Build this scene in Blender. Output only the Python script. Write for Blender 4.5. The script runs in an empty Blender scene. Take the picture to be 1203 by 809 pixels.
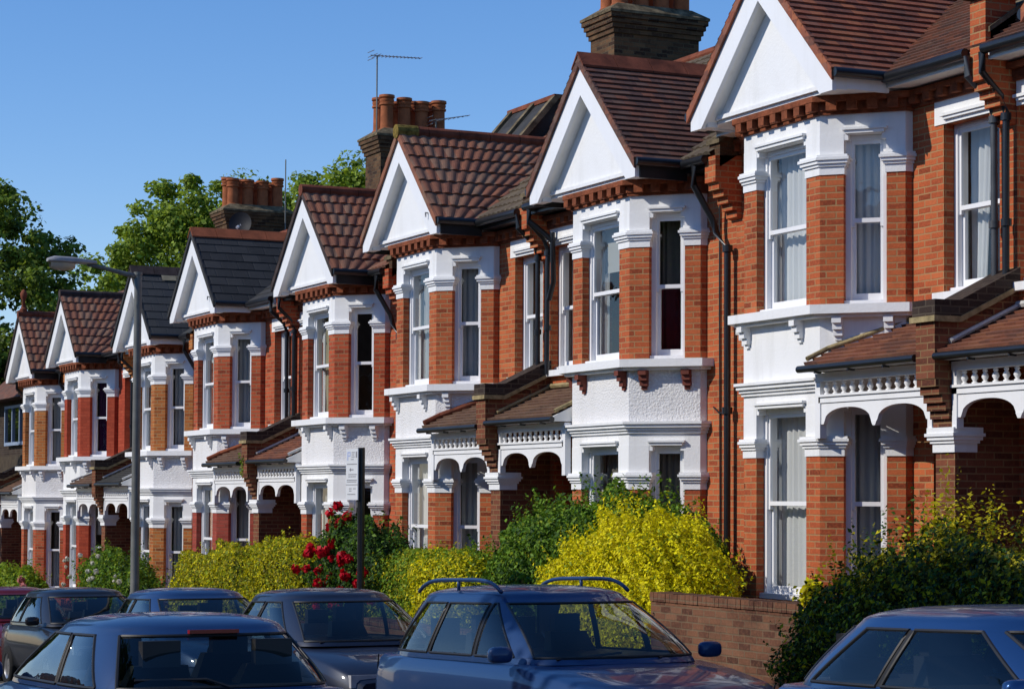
import bpy, bmesh, math, random
import numpy as np
from mathutils import Vector, Matrix
random.seed(7)
RNG = np.random.default_rng(11)
S = bpy.context.scene
COL = S.collection
PI = math.pi
rad = math.radians

# ------------------------------------------------------------------ materials
def new_mat(name):
    m = bpy.data.materials.new(name)
    m.use_nodes = True
    nt = m.node_tree
    for n in list(nt.nodes):
        nt.nodes.remove(n)
    out = nt.nodes.new('ShaderNodeOutputMaterial')
    return m, nt, out

def N(nt, typ, **kw):
    n = nt.nodes.new(typ)
    for k, v in kw.items():
        if k in n.inputs:
            n.inputs[k].default_value = v
        else:
            setattr(n, k, v)
    return n

def L(nt, a, b):
    nt.links.new(a, b)

def rgba(c):
    return (c[0], c[1], c[2], 1.0)

def mix(nt, fac, a, b, blend='MIX'):
    n = nt.nodes.new('ShaderNodeMix')
    n.data_type = 'RGBA'
    n.blend_type = blend
    for sock, val in ((0, fac), (6, a), (7, b)):
        if hasattr(val, 'is_output'):
            nt.links.new(val, n.inputs[sock])
        elif sock == 0:
            n.inputs[0].default_value = val
        else:
            n.inputs[sock].default_value = rgba(val)
    return n.outputs[2]

def noise(nt, scale, detail=3.0, vec=None, rough=0.55):
    n = N(nt, 'ShaderNodeTexNoise', Scale=scale, Detail=detail, Roughness=rough)
    if vec is not None:
        L(nt, vec, n.inputs['Vector'])
    return n.outputs['Fac']

def ramp(nt, fac, lo, hi, a=0.0, b=1.0):
    n = N(nt, 'ShaderNodeMapRange')
    n.inputs['From Min'].default_value = lo
    n.inputs['From Max'].default_value = hi
    n.inputs['To Min'].default_value = a
    n.inputs['To Max'].default_value = b
    L(nt, fac, n.inputs['Value'])
    return n.outputs['Result']

def plain(name, c, rough=0.6, spec=0.4, metal=0.0, var=0.12, scale=6.0, bump=0.0, bscale=60.0, coat=0.0):
    m, nt, out = new_mat(name)
    p = N(nt, 'ShaderNodeBsdfPrincipled', Roughness=rough, Metallic=metal)
    p.inputs['Specular IOR Level'].default_value = spec
    p.inputs['Coat Weight'].default_value = coat
    geo = N(nt, 'ShaderNodeTexCoord')
    f = noise(nt, scale, 5.0, geo.outputs['Object'])
    c2 = [max(0.0, x * (1 - 2 * var)) for x in c]
    L(nt, mix(nt, ramp(nt, f, 0.3, 0.7), c2, c), p.inputs['Base Color'])
    if bump > 0:
        b = N(nt, 'ShaderNodeBump', Strength=bump, Distance=0.02)
        L(nt, noise(nt, bscale, 4.0, geo.outputs['Object']), b.inputs['Height'])
        L(nt, b.outputs['Normal'], p.inputs['Normal'])
    L(nt, p.outputs[0], out.inputs[0])
    return m

def white_paint(name, c=(0.80, 0.80, 0.79), rough=0.55, bump=0.15, bscale=30.0, dirt=0.33):
    # painted stucco or joinery with faint weathering blotches and streaks
    m, nt, out = new_mat(name)
    p = N(nt, 'ShaderNodeBsdfPrincipled', Roughness=rough)
    p.inputs['Specular IOR Level'].default_value = 0.3
    tc = N(nt, 'ShaderNodeTexCoord')
    mp = N(nt, 'ShaderNodeMapping')
    mp.inputs['Scale'].default_value = (7, 7, 0.8)
    L(nt, tc.outputs['Object'], mp.inputs[0])
    st = ramp(nt, noise(nt, 1.0, 6.0, mp.outputs[0]), 0.52, 0.8, 0, dirt)
    bl = ramp(nt, noise(nt, 1.7, 6.0, tc.outputs['Object']), 0.5, 0.8, 0, dirt * 0.7)
    a = mix(nt, st, c, (0.46, 0.45, 0.41))
    a = mix(nt, bl, a, (0.60, 0.59, 0.55))
    L(nt, a, p.inputs['Base Color'])
    b = N(nt, 'ShaderNodeBump', Strength=bump, Distance=0.02)
    L(nt, noise(nt, bscale, 5.0, tc.outputs['Object']), b.inputs['Height'])
    L(nt, b.outputs['Normal'], p.inputs['Normal'])
    L(nt, p.outputs[0], out.inputs[0])
    return m

def brick(name, c1, c2, mortar, bw=0.212, rh=0.0685, ms=0.008, dirt=0.35, painted=False):
    m, nt, out = new_mat(name)
    p = N(nt, 'ShaderNodeBsdfPrincipled', Roughness=0.85)
    p.inputs['Specular IOR Level'].default_value = 0.2
    tc = N(nt, 'ShaderNodeTexCoord')
    # slightly warped courses so that the joints are not ruler straight
    nz = N(nt, 'ShaderNodeTexNoise', Scale=9.0, Detail=2.0)
    L(nt, tc.outputs['Object'], nz.inputs['Vector'])
    vm = N(nt, 'ShaderNodeVectorMath', operation='MULTIPLY_ADD')
    L(nt, nz.outputs['Color'], vm.inputs[0])
    vm.inputs[1].default_value = (0.012, 0.010, 0)
    L(nt, tc.outputs['UV'], vm.inputs[2])
    bt = N(nt, 'ShaderNodeTexBrick', Scale=1.0)
    bt.inputs['Brick Width'].default_value = bw
    bt.inputs['Row Height'].default_value = rh
    bt.inputs['Mortar Size'].default_value = ms
    bt.inputs['Mortar Smooth'].default_value = 0.2
    bt.inputs['Bias'].default_value = -0.1
    bt.inputs['Color1'].default_value = (0, 0, 0, 1)
    bt.inputs['Color2'].default_value = (1, 1, 1, 1)
    bt.inputs['Mortar'].default_value = (0.5, 0.5, 0.5, 1)
    bt.inputs['Bias'].default_value = 0.0
    crb = N(nt, 'ShaderNodeValToRGB')
    els = crb.color_ramp.elements
    md_ = [(a + b) / 2 for a, b in zip(c1, c2)]
    for i, (ps, cc) in enumerate(((0.0, [x * (0.85 if painted else 0.55) for x in c2]), (0.09, [x * 0.9 for x in c2]), (0.40, md_), (0.75, c1), (1.0, [min(1, c1[0] * 1.04), c1[1] * 1.2, c1[2] * 1.3]))):
        if i > 1: els.new(ps)
        els[i].position = ps; els[i].color = rgba(cc)
    L(nt, bt.outputs['Color'], crb.inputs[0])
    bcol = mix(nt, bt.outputs['Fac'], crb.outputs[0], mortar)
    L(nt, vm.outputs[0], bt.inputs['Vector'])
    f1 = ramp(nt, noise(nt, 2.2, 6.0, tc.outputs['Object']), 0.42, 0.75, 0, dirt)
    a = mix(nt, f1, bcol, [x * 0.45 for x in c2])
    f2 = ramp(nt, noise(nt, 38.0, 3.0, tc.outputs['Object']), 0.45, 0.75, 0, 0.35)
    a = mix(nt, f2, a, [min(1, x * 1.5) for x in c1])
    L(nt, a, p.inputs['Base Color'])
    b = N(nt, 'ShaderNodeBump', Strength=0.6, Distance=0.01)
    inv = N(nt, 'ShaderNodeMath', operation='SUBTRACT')
    inv.inputs[0].default_value = 1.0
    L(nt, bt.outputs['Fac'], inv.inputs[1])
    ad = N(nt, 'ShaderNodeMath', operation='MULTIPLY_ADD')
    L(nt, noise(nt, 70.0, 3.0, tc.outputs['Object']), ad.inputs[0])
    ad.inputs[1].default_value = 0.5
    L(nt, inv.outputs[0], ad.inputs[2])
    L(nt, ad.outputs[0], b.inputs['Height'])
    L(nt, b.outputs['Normal'], p.inputs['Normal'])
    L(nt, p.outputs[0], out.inputs[0])
    return m

def tile_mat(name, cols, tw, th, stain=(0.05, 0.045, 0.035), lichen=0.0, rough=0.8, offset=0.5, spec=0.25):
    # every tile gets its own tint: white noise on the tile index taken from the UV map
    m, nt, out = new_mat(name)
    p = N(nt, 'ShaderNodeBsdfPrincipled', Roughness=rough)
    p.inputs['Specular IOR Level'].default_value = spec
    tc = N(nt, 'ShaderNodeTexCoord')
    sep = N(nt, 'ShaderNodeSeparateXYZ')
    L(nt, tc.outputs['UV'], sep.inputs[0])
    dv = N(nt, 'ShaderNodeMath', operation='DIVIDE'); L(nt, sep.outputs[1], dv.inputs[0]); dv.inputs[1].default_value = th
    fv = N(nt, 'ShaderNodeMath', operation='FLOOR'); L(nt, dv.outputs[0], fv.inputs[0])
    md = N(nt, 'ShaderNodeMath', operation='MULTIPLY'); L(nt, fv.outputs[0], md.inputs[0]); md.inputs[1].default_value = offset
    du = N(nt, 'ShaderNodeMath', operation='DIVIDE'); L(nt, sep.outputs[0], du.inputs[0]); du.inputs[1].default_value = tw
    au = N(nt, 'ShaderNodeMath', operation='ADD'); L(nt, du.outputs[0], au.inputs[0]); L(nt, md.outputs[0], au.inputs[1])
    fu = N(nt, 'ShaderNodeMath', operation='FLOOR'); L(nt, au.outputs[0], fu.inputs[0])
    cb = N(nt, 'ShaderNodeCombineXYZ'); L(nt, fu.outputs[0], cb.inputs[0]); L(nt, fv.outputs[0], cb.inputs[1])
    wn = N(nt, 'ShaderNodeTexWhiteNoise', noise_dimensions='2D'); L(nt, cb.outputs[0], wn.inputs['Vector'])
    cr = N(nt, 'ShaderNodeValToRGB')
    cr.color_ramp.interpolation = 'CONSTANT'
    els = cr.color_ramp.elements
    while len(els) < len(cols):
        els.new(0.5)
    for i, c in enumerate(cols):
        els[i].position = i / len(cols)
        els[i].color = rgba(c)
    L(nt, wn.outputs['Value'], cr.inputs[0])
    a = mix(nt, ramp(nt, noise(nt, 1.6, 6.0, tc.outputs['Object']), 0.45, 0.75, 0, 0.5), cr.outputs[0], stain)
    a = mix(nt, ramp(nt, noise(nt, 22.0, 4.0, tc.outputs['Object']), 0.5, 0.8, 0, 0.45), a, [min(1, x * 1.7) for x in cols[0]])
    if lichen:
        a = mix(nt, ramp(nt, noise(nt, 9.0, 7.0, tc.outputs['Object']), 0.62, 0.7, 0, lichen), a, (0.30, 0.26, 0.15))
    L(nt, a, p.inputs['Base Color'])
    fr = N(nt, 'ShaderNodeMath', operation='FRACT'); L(nt, au.outputs[0], fr.inputs[0])
    b = N(nt, 'ShaderNodeBump', Strength=0.5, Distance=0.01)
    pp = N(nt, 'ShaderNodeMath', operation='PINGPONG'); L(nt, fr.outputs[0], pp.inputs[0]); pp.inputs[1].default_value = 0.5
    jn = ramp(nt, pp.outputs[0], 0.0, 0.04)
    ad = N(nt, 'ShaderNodeMath', operation='MULTIPLY_ADD')
    L(nt, noise(nt, 50.0, 3.0, tc.outputs['Object']), ad.inputs[0]); ad.inputs[1].default_value = 0.4
    L(nt, jn, ad.inputs[2])
    L(nt, ad.outputs[0], b.inputs['Height'])
    L(nt, b.outputs['Normal'], p.inputs['Normal'])
    L(nt, p.outputs[0], out.inputs[0])
    return m

def glass_mat(name, tint=(0.93, 0.95, 0.94), boost=1.0):
    m, nt, out = new_mat(name)
    tr = N(nt, 'ShaderNodeBsdfTransparent'); tr.inputs[0].default_value = rgba(tint)
    gl = N(nt, 'ShaderNodeBsdfGlossy', Roughness=0.015); gl.inputs[0].default_value = (1, 1, 1, 1)
    tc = N(nt, 'ShaderNodeTexCoord')
    b = N(nt, 'ShaderNodeBump', Strength=0.06, Distance=0.05)
    L(nt, noise(nt, 3.0, 2.0, tc.outputs['Object']), b.inputs['Height'])
    L(nt, b.outputs['Normal'], gl.inputs['Normal'])
    geo = N(nt, 'ShaderNodeNewGeometry')
    dt = N(nt, 'ShaderNodeVectorMath', operation='DOT_PRODUCT'); L(nt, geo.outputs['Normal'], dt.inputs[0]); L(nt, geo.outputs['Incoming'], dt.inputs[1])
    ab = N(nt, 'ShaderNodeMath', operation='ABSOLUTE'); L(nt, dt.outputs['Value'], ab.inputs[0])
    om = N(nt, 'ShaderNodeMath', operation='SUBTRACT'); om.inputs[0].default_value = 1.0; L(nt, ab.outputs[0], om.inputs[1])
    pw = N(nt, 'ShaderNodeMath', operation='POWER'); L(nt, om.outputs[0], pw.inputs[0]); pw.inputs[1].default_value = 5.0
    mu = N(nt, 'ShaderNodeMath', operation='MULTIPLY_ADD'); L(nt, pw.outputs[0], mu.inputs[0]); mu.inputs[1].default_value = 0.92 * boost; mu.inputs[2].default_value = 0.055
    mu.use_clamp = True
    ms = N(nt, 'ShaderNodeMixShader')
    L(nt, mu.outputs[0], ms.inputs[0]); L(nt, tr.outputs[0], ms.inputs[1]); L(nt, gl.outputs[0], ms.inputs[2])
    L(nt, ms.outputs[0], out.inputs[0])
    return m

def leaf_mat(name, c, trans=0.35, rough=0.5, var=0.4):
    m, nt, out = new_mat(name)
    geo = N(nt, 'ShaderNodeNewGeometry')
    lo = [x * (1 - var) for x in c]
    hi = [min(1, x * (1 + var * 0.8)) for x in c]
    col = mix(nt, geo.outputs['Random Per Island'], lo, hi)
    p = N(nt, 'ShaderNodeBsdfPrincipled', Roughness=rough)
    p.inputs['Specular IOR Level'].default_value = 0.12
    L(nt, col, p.inputs['Base Color'])
    t = N(nt, 'ShaderNodeBsdfTranslucent')
    L(nt, mix(nt, 1.0, col, (1.0, 1.0, 0.55), 'MULTIPLY'), t.inputs[0])
    ms = N(nt, 'ShaderNodeMixShader'); ms.inputs[0].default_value = trans
    L(nt, p.outputs[0], ms.inputs[1]); L(nt, t.outputs[0], ms.inputs[2])
    L(nt, ms.outputs[0], out.inputs[0])
    return m

def fabric(name, c, trans=0.4):
    m, nt, out = new_mat(name)
    d = N(nt, 'ShaderNodeBsdfDiffuse'); d.inputs[0].default_value = rgba(c)
    t = N(nt, 'ShaderNodeBsdfTranslucent'); t.inputs[0].default_value = rgba(c)
    ms = N(nt, 'ShaderNodeMixShader'); ms.inputs[0].default_value = trans
    L(nt, d.outputs[0], ms.inputs[1]); L(nt, t.outputs[0], ms.inputs[2])
    L(nt, ms.outputs[0], out.inputs[0])
    return m

def car_paint(name, c, metal=0.3, rough=0.3):
    m, nt, out = new_mat(name)
    p = N(nt, 'ShaderNodeBsdfPrincipled', Roughness=rough, Metallic=metal)
    p.inputs['Specular IOR Level'].default_value = 0.25
    tc = N(nt, 'ShaderNodeTexCoord')
    f = ramp(nt, noise(nt, 1.5, 3.0, tc.outputs['Object']), 0.45, 0.8, 0, 0.12)
    L(nt, mix(nt, f, c, [x * 0.8 + 0.012 for x in c]), p.inputs['Base Color'])
    L(nt, ramp(nt, noise(nt, 2.0, 2.0, tc.outputs['Object']), 0.3, 0.8, rough, rough + 0.05), p.inputs['Roughness'])
    p.inputs['Coat Weight'].default_value = 0.6
    p.inputs['Coat Roughness'].default_value = 0.06
    L(nt, p.outputs[0], out.inputs[0])
    return m

M = {}
M['white'] = white_paint('white_render')
M['white_wood'] = white_paint('white_joinery', (0.80, 0.80, 0.80), 0.4, 0.04, 20, 0.18)
M['white_soffit'] = white_paint('white_soffit', (0.82, 0.80, 0.75), 0.5, 0.05, 20, 0.3)
M['pebble'] = white_paint('white_pebbledash', (0.76, 0.75, 0.74), 0.8, 1.0, 38, 0.25)
M['brick_orange'] = brick('orange_red_brick', (0.46, 0.108, 0.036), (0.34, 0.070, 0.027), (0.36, 0.22, 0.10))
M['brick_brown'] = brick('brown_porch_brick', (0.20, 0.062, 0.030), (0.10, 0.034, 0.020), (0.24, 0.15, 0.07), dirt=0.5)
M['brick_red'] = brick('red_brick', (0.45, 0.085, 0.032), (0.32, 0.054, 0.023), (0.29, 0.17, 0.085))
M['brick_tan'] = brick('amber_brick', (0.43, 0.135, 0.033), (0.31, 0.085, 0.024), (0.36, 0.24, 0.11))
M['brick_paint'] = brick('painted_red_brick', (0.37, 0.060, 0.026), (0.32, 0.050, 0.022), (0.30, 0.045, 0.022), dirt=0.15, painted=True)
M['brick_rose'] = brick('rose_painted_brick', (0.34, 0.062, 0.040), (0.29, 0.05, 0.034), (0.26, 0.075, 0.05), dirt=0.2, painted=True)
M['brick_stock'] = brick('sooty_stock_brick', (0.13, 0.066, 0.030), (0.042, 0.023, 0.015), (0.10, 0.075, 0.042), dirt=0.8)
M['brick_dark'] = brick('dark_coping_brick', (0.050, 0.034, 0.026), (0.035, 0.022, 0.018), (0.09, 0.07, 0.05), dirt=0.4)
M['brick_garden'] = brick('old_garden_brick', (0.19, 0.085, 0.045), (0.11, 0.046, 0.028), (0.16, 0.11, 0.065), dirt=0.7)
M['dentil'] = plain('red_dentil_brick', (0.29, 0.085, 0.036), 0.85, 0.2, var=0.3, scale=9, bump=0.4, bscale=50)
M['bracket_red'] = plain('oxide_red_paint', (0.20, 0.05, 0.03), 0.7, 0.3, var=0.2)
M['plain_red'] = tile_mat('plain_clay_tile_red', [(0.285, 0.090, 0.048), (0.22, 0.070, 0.040), (0.33, 0.112, 0.052), (0.175, 0.066, 0.043), (0.25, 0.10, 0.062)], 0.165, 0.11)
M['plain_brown'] = tile_mat('plain_clay_tile_brown', [(0.155, 0.066, 0.044), (0.12, 0.056, 0.040), (0.19, 0.075, 0.046), (0.098, 0.052, 0.042), (0.14, 0.078, 0.058)], 0.165, 0.11, lichen=0.2)
M['roman'] = tile_mat('ribbed_roof_tile', [(0.235, 0.092, 0.053), (0.235, 0.118, 0.074), (0.20, 0.080, 0.049), (0.255, 0.098, 0.053), (0.225, 0.125, 0.08), (0.205, 0.09, 0.056)], 0.15, 0.29, offset=0.0, lichen=0.12)
M['roman_main'] = tile_mat('weathered_main_tile', [(0.115, 0.085, 0.055), (0.10, 0.07, 0.045), (0.13, 0.10, 0.065)], 0.15, 0.29, offset=0.0, lichen=0.35)
M['slate'] = tile_mat('grey_slate', [(0.036, 0.036, 0.036), (0.042, 0.042, 0.042), (0.031, 0.031, 0.031), (0.048, 0.047, 0.046)], 0.32, 0.24, stain=(0.03, 0.03, 0.03), rough=0.75, spec=0.2)
M['slate_patch'] = tile_mat('patched_slate', [(0.050, 0.050, 0.048), (0.058, 0.056, 0.052), (0.043, 0.044, 0.045), (0.052, 0.052, 0.050)], 0.32, 0.24, stain=(0.04, 0.04, 0.038), rough=0.65)
M['porch_red'] = tile_mat('porch_clay_tile', [(0.205, 0.078, 0.045), (0.16, 0.06, 0.036), (0.23, 0.095, 0.052), (0.14, 0.062, 0.044)], 0.165, 0.115)
M['porch_brown'] = tile_mat('porch_brown_tile', [(0.150, 0.085, 0.055), (0.125, 0.07, 0.046), (0.17, 0.10, 0.062)], 0.165, 0.115, lichen=0.3)
M['ridge_red'] = plain('terracotta_ridge', (0.24, 0.07, 0.035), 0.8, 0.2, var=0.3, scale=5, bump=0.3)
M['ridge_bright'] = plain('bright_terracotta_ridge', (0.36, 0.105, 0.045), 0.8, 0.2, var=0.2, scale=5, bump=0.3)
M['ridge_dark'] = plain('dark_ridge', (0.07, 0.05, 0.045), 0.8, 0.2, var=0.3)
M['ridge_lichen'] = plain('lichen_mortar', (0.30, 0.21, 0.05), 0.9, 0.1, var=0.4, scale=14, bump=0.5)
M['pale_slate'] = plain('pale_replacement_slate', (0.34, 0.29, 0.19), 0.75, 0.2, var=0.25)
M['black'] = plain('black_rainwater_paint', (0.012, 0.013, 0.015), 0.35, 0.5, var=0.2)
M['grey_pipe'] = plain('grey_pipe_paint', (0.07, 0.075, 0.08), 0.4, 0.5, var=0.2)
M['lead'] = plain('pale_flashing', (0.58, 0.58, 0.56), 0.6, 0.4, var=0.2)
M['mortar'] = plain('mortar_fillet', (0.42, 0.33, 0.17), 0.9, 0.1, var=0.25, scale=12, bump=0.5)
M['stone'] = plain('weathered_chimney_cap', (0.24, 0.185, 0.11), 0.9, 0.1, var=0.4, scale=7, bump=0.5)
M['pot'] = plain('terracotta_pot', (0.40, 0.125, 0.048), 0.8, 0.2, var=0.22, scale=6, bump=0.15)
M['pot_dark'] = plain('dark_pot_mouth', (0.03, 0.022, 0.02), 0.9, 0.1)  # dark disc laid over the top of each pot
M['glass'] = glass_mat('window_glass', boost=1.1)
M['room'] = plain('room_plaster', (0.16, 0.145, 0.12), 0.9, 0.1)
M['net'] = fabric('net_curtain', (0.82, 0.82, 0.82), 0.35)
M['net_grey'] = fabric('grey_net_curtain', (0.48, 0.49, 0.50), 0.35)
M['cream'] = fabric('cream_curtain', (0.55, 0.48, 0.33), 0.3)
M['dim'] = fabric('dim_room_backdrop', (0.17, 0.155, 0.135), 0.2)  # sheet added behind panes, its tone stands for the dim room wall
M['purple'] = fabric('purple_curtain', (0.055, 0.016, 0.06), 0.3)
M['maroon'] = fabric('maroon_curtain', (0.10, 0.010, 0.018), 0.3)
M['blind'] = fabric('pale_blind', (0.50, 0.50, 0.47), 0.3)
M['door_dark'] = plain('dark_door_paint', (0.035, 0.03, 0.028), 0.35, 0.5)
M['floor_tile'] = plain('porch_floor_tile', (0.16, 0.09, 0.06), 0.6, 0.3, var=0.3)
M['asphalt'] = plain('asphalt', (0.11, 0.107, 0.10), 0.9, 0.3, var=0.2, scale=1.5, bump=0.5, bscale=120)
M['paving'] = brick('paving_slabs', (0.30, 0.29, 0.27), (0.25, 0.24, 0.225), (0.12, 0.115, 0.10), 0.9, 0.6, 0.01, 0.3)
M['kerb'] = plain('granite_kerb', (0.28, 0.27, 0.26), 0.8, 0.2, var=0.2, scale=20)
M['soil'] = plain('garden_soil', (0.085, 0.065, 0.04), 0.95, 0.1, var=0.4, scale=3, bump=0.8, bscale=25)
M['ground'] = plain('grassy_ground', (0.06, 0.075, 0.03), 0.95, 0.1, var=0.4, scale=0.6, bump=0.6, bscale=8)
M['line'] = plain('road_paint', (0.70, 0.70, 0.67), 0.7, 0.2, var=0.2, scale=9)
M['leaf_gold'] = leaf_mat('golden_privet_leaf', (0.58, 0.50, 0.018), 0.35)
M['leaf_yel'] = leaf_mat('yellow_privet_leaf', (0.82, 0.74, 0.012), 0.3, var=0.22)
M['leaf_lime'] = leaf_mat('lime_leaf', (0.26, 0.33, 0.022), 0.35)
M['leaf_mid'] = leaf_mat('mid_green_leaf', (0.15, 0.27, 0.026), 0.35)
M['leaf_dark'] = leaf_mat('dark_green_leaf', (0.045, 0.105, 0.018), 0.25)
M['leaf_deep'] = leaf_mat('deep_green_leaf', (0.016, 0.038, 0.011), 0.2)
M['leaf_olive'] = leaf_mat('olive_leaf', (0.17, 0.16, 0.016), 0.25)
M['leaf_tree'] = leaf_mat('plane_tree_leaf', (0.31, 0.41, 0.065), 0.42)
M['leaf_tree2'] = leaf_mat('plane_tree_leaf_dark', (0.20, 0.28, 0.048), 0.4)
M['leaf_tree3'] = leaf_mat('dark_tree_leaf', (0.115, 0.165, 0.034), 0.35)
M['rose'] = leaf_mat('red_rose_petal', (0.55, 0.004, 0.018), 0.25, var=0.3)
M['rose_pink'] = leaf_mat('pink_rose_petal', (0.60, 0.22, 0.20), 0.25, var=0.2)
M['petal_white'] = leaf_mat('white_petal', (0.75, 0.72, 0.66), 0.25, var=0.1)
M['bark'] = plain('bark', (0.085, 0.065, 0.045), 0.95, 0.1, var=0.35, scale=12, bump=0.8, bscale=30)
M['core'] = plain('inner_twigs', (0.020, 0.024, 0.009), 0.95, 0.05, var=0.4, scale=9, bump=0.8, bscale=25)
M['galv'] = plain('weathered_grey_steel', (0.17, 0.175, 0.16), 0.55, 0.4, metal=0.1, var=0.15)
M['lamp_grey'] = plain('lamp_head_grey', (0.34, 0.33, 0.33), 0.45, 0.5, var=0.12)
M['lamp_glass'] = plain('lamp_bowl', (0.50, 0.44, 0.33), 0.2, 0.5, var=0.1)
M['sign_white'] = plain('sign_face', (0.66, 0.68, 0.70), 0.4, 0.4, var=0.03)
M['sign_ink'] = plain('sign_ink', (0.22, 0.22, 0.24), 0.5, 0.3, var=0.02)
M['sign_blue'] = plain('sign_faded_blue', (0.35, 0.42, 0.66), 0.5, 0.3, var=0.02)
M['dish'] = plain('satellite_dish_grey', (0.014, 0.015, 0.020), 0.6, 0.2, var=0.1)
M['alu'] = plain('aluminium', (0.38, 0.38, 0.38), 0.4, 0.5, metal=0.6)
M['tyre'] = plain('tyre_rubber', (0.02, 0.02, 0.02), 0.85, 0.2)
M['rim'] = plain('alloy_rim', (0.45, 0.45, 0.46), 0.3, 0.5, metal=0.8)
M['car_glass'] = plain('car_glass', (0.010, 0.012, 0.013), 0.03, 0.9, var=0.1, coat=1.0)
M['auto_glass'] = glass_mat('car_window_glass', (0.60, 0.66, 0.64), 1.2)
M['car_trim'] = plain('car_trim', (0.015, 0.015, 0.016), 0.5, 0.4)
M['tail'] = plain('tail_lamp_red', (0.30, 0.008, 0.008), 0.15, 0.5)
M['headlamp'] = plain('head_lamp_clear', (0.55, 0.55, 0.57), 0.1, 0.6)
M['wood_blue'] = plain('blue_white_window_paint', (0.30, 0.38, 0.52), 0.5, 0.3)
M['hang_tile'] = tile_mat('hung_tile', [(0.06, 0.042, 0.026), (0.05, 0.034, 0.022), (0.07, 0.05, 0.03)], 0.165, 0.11)

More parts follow.
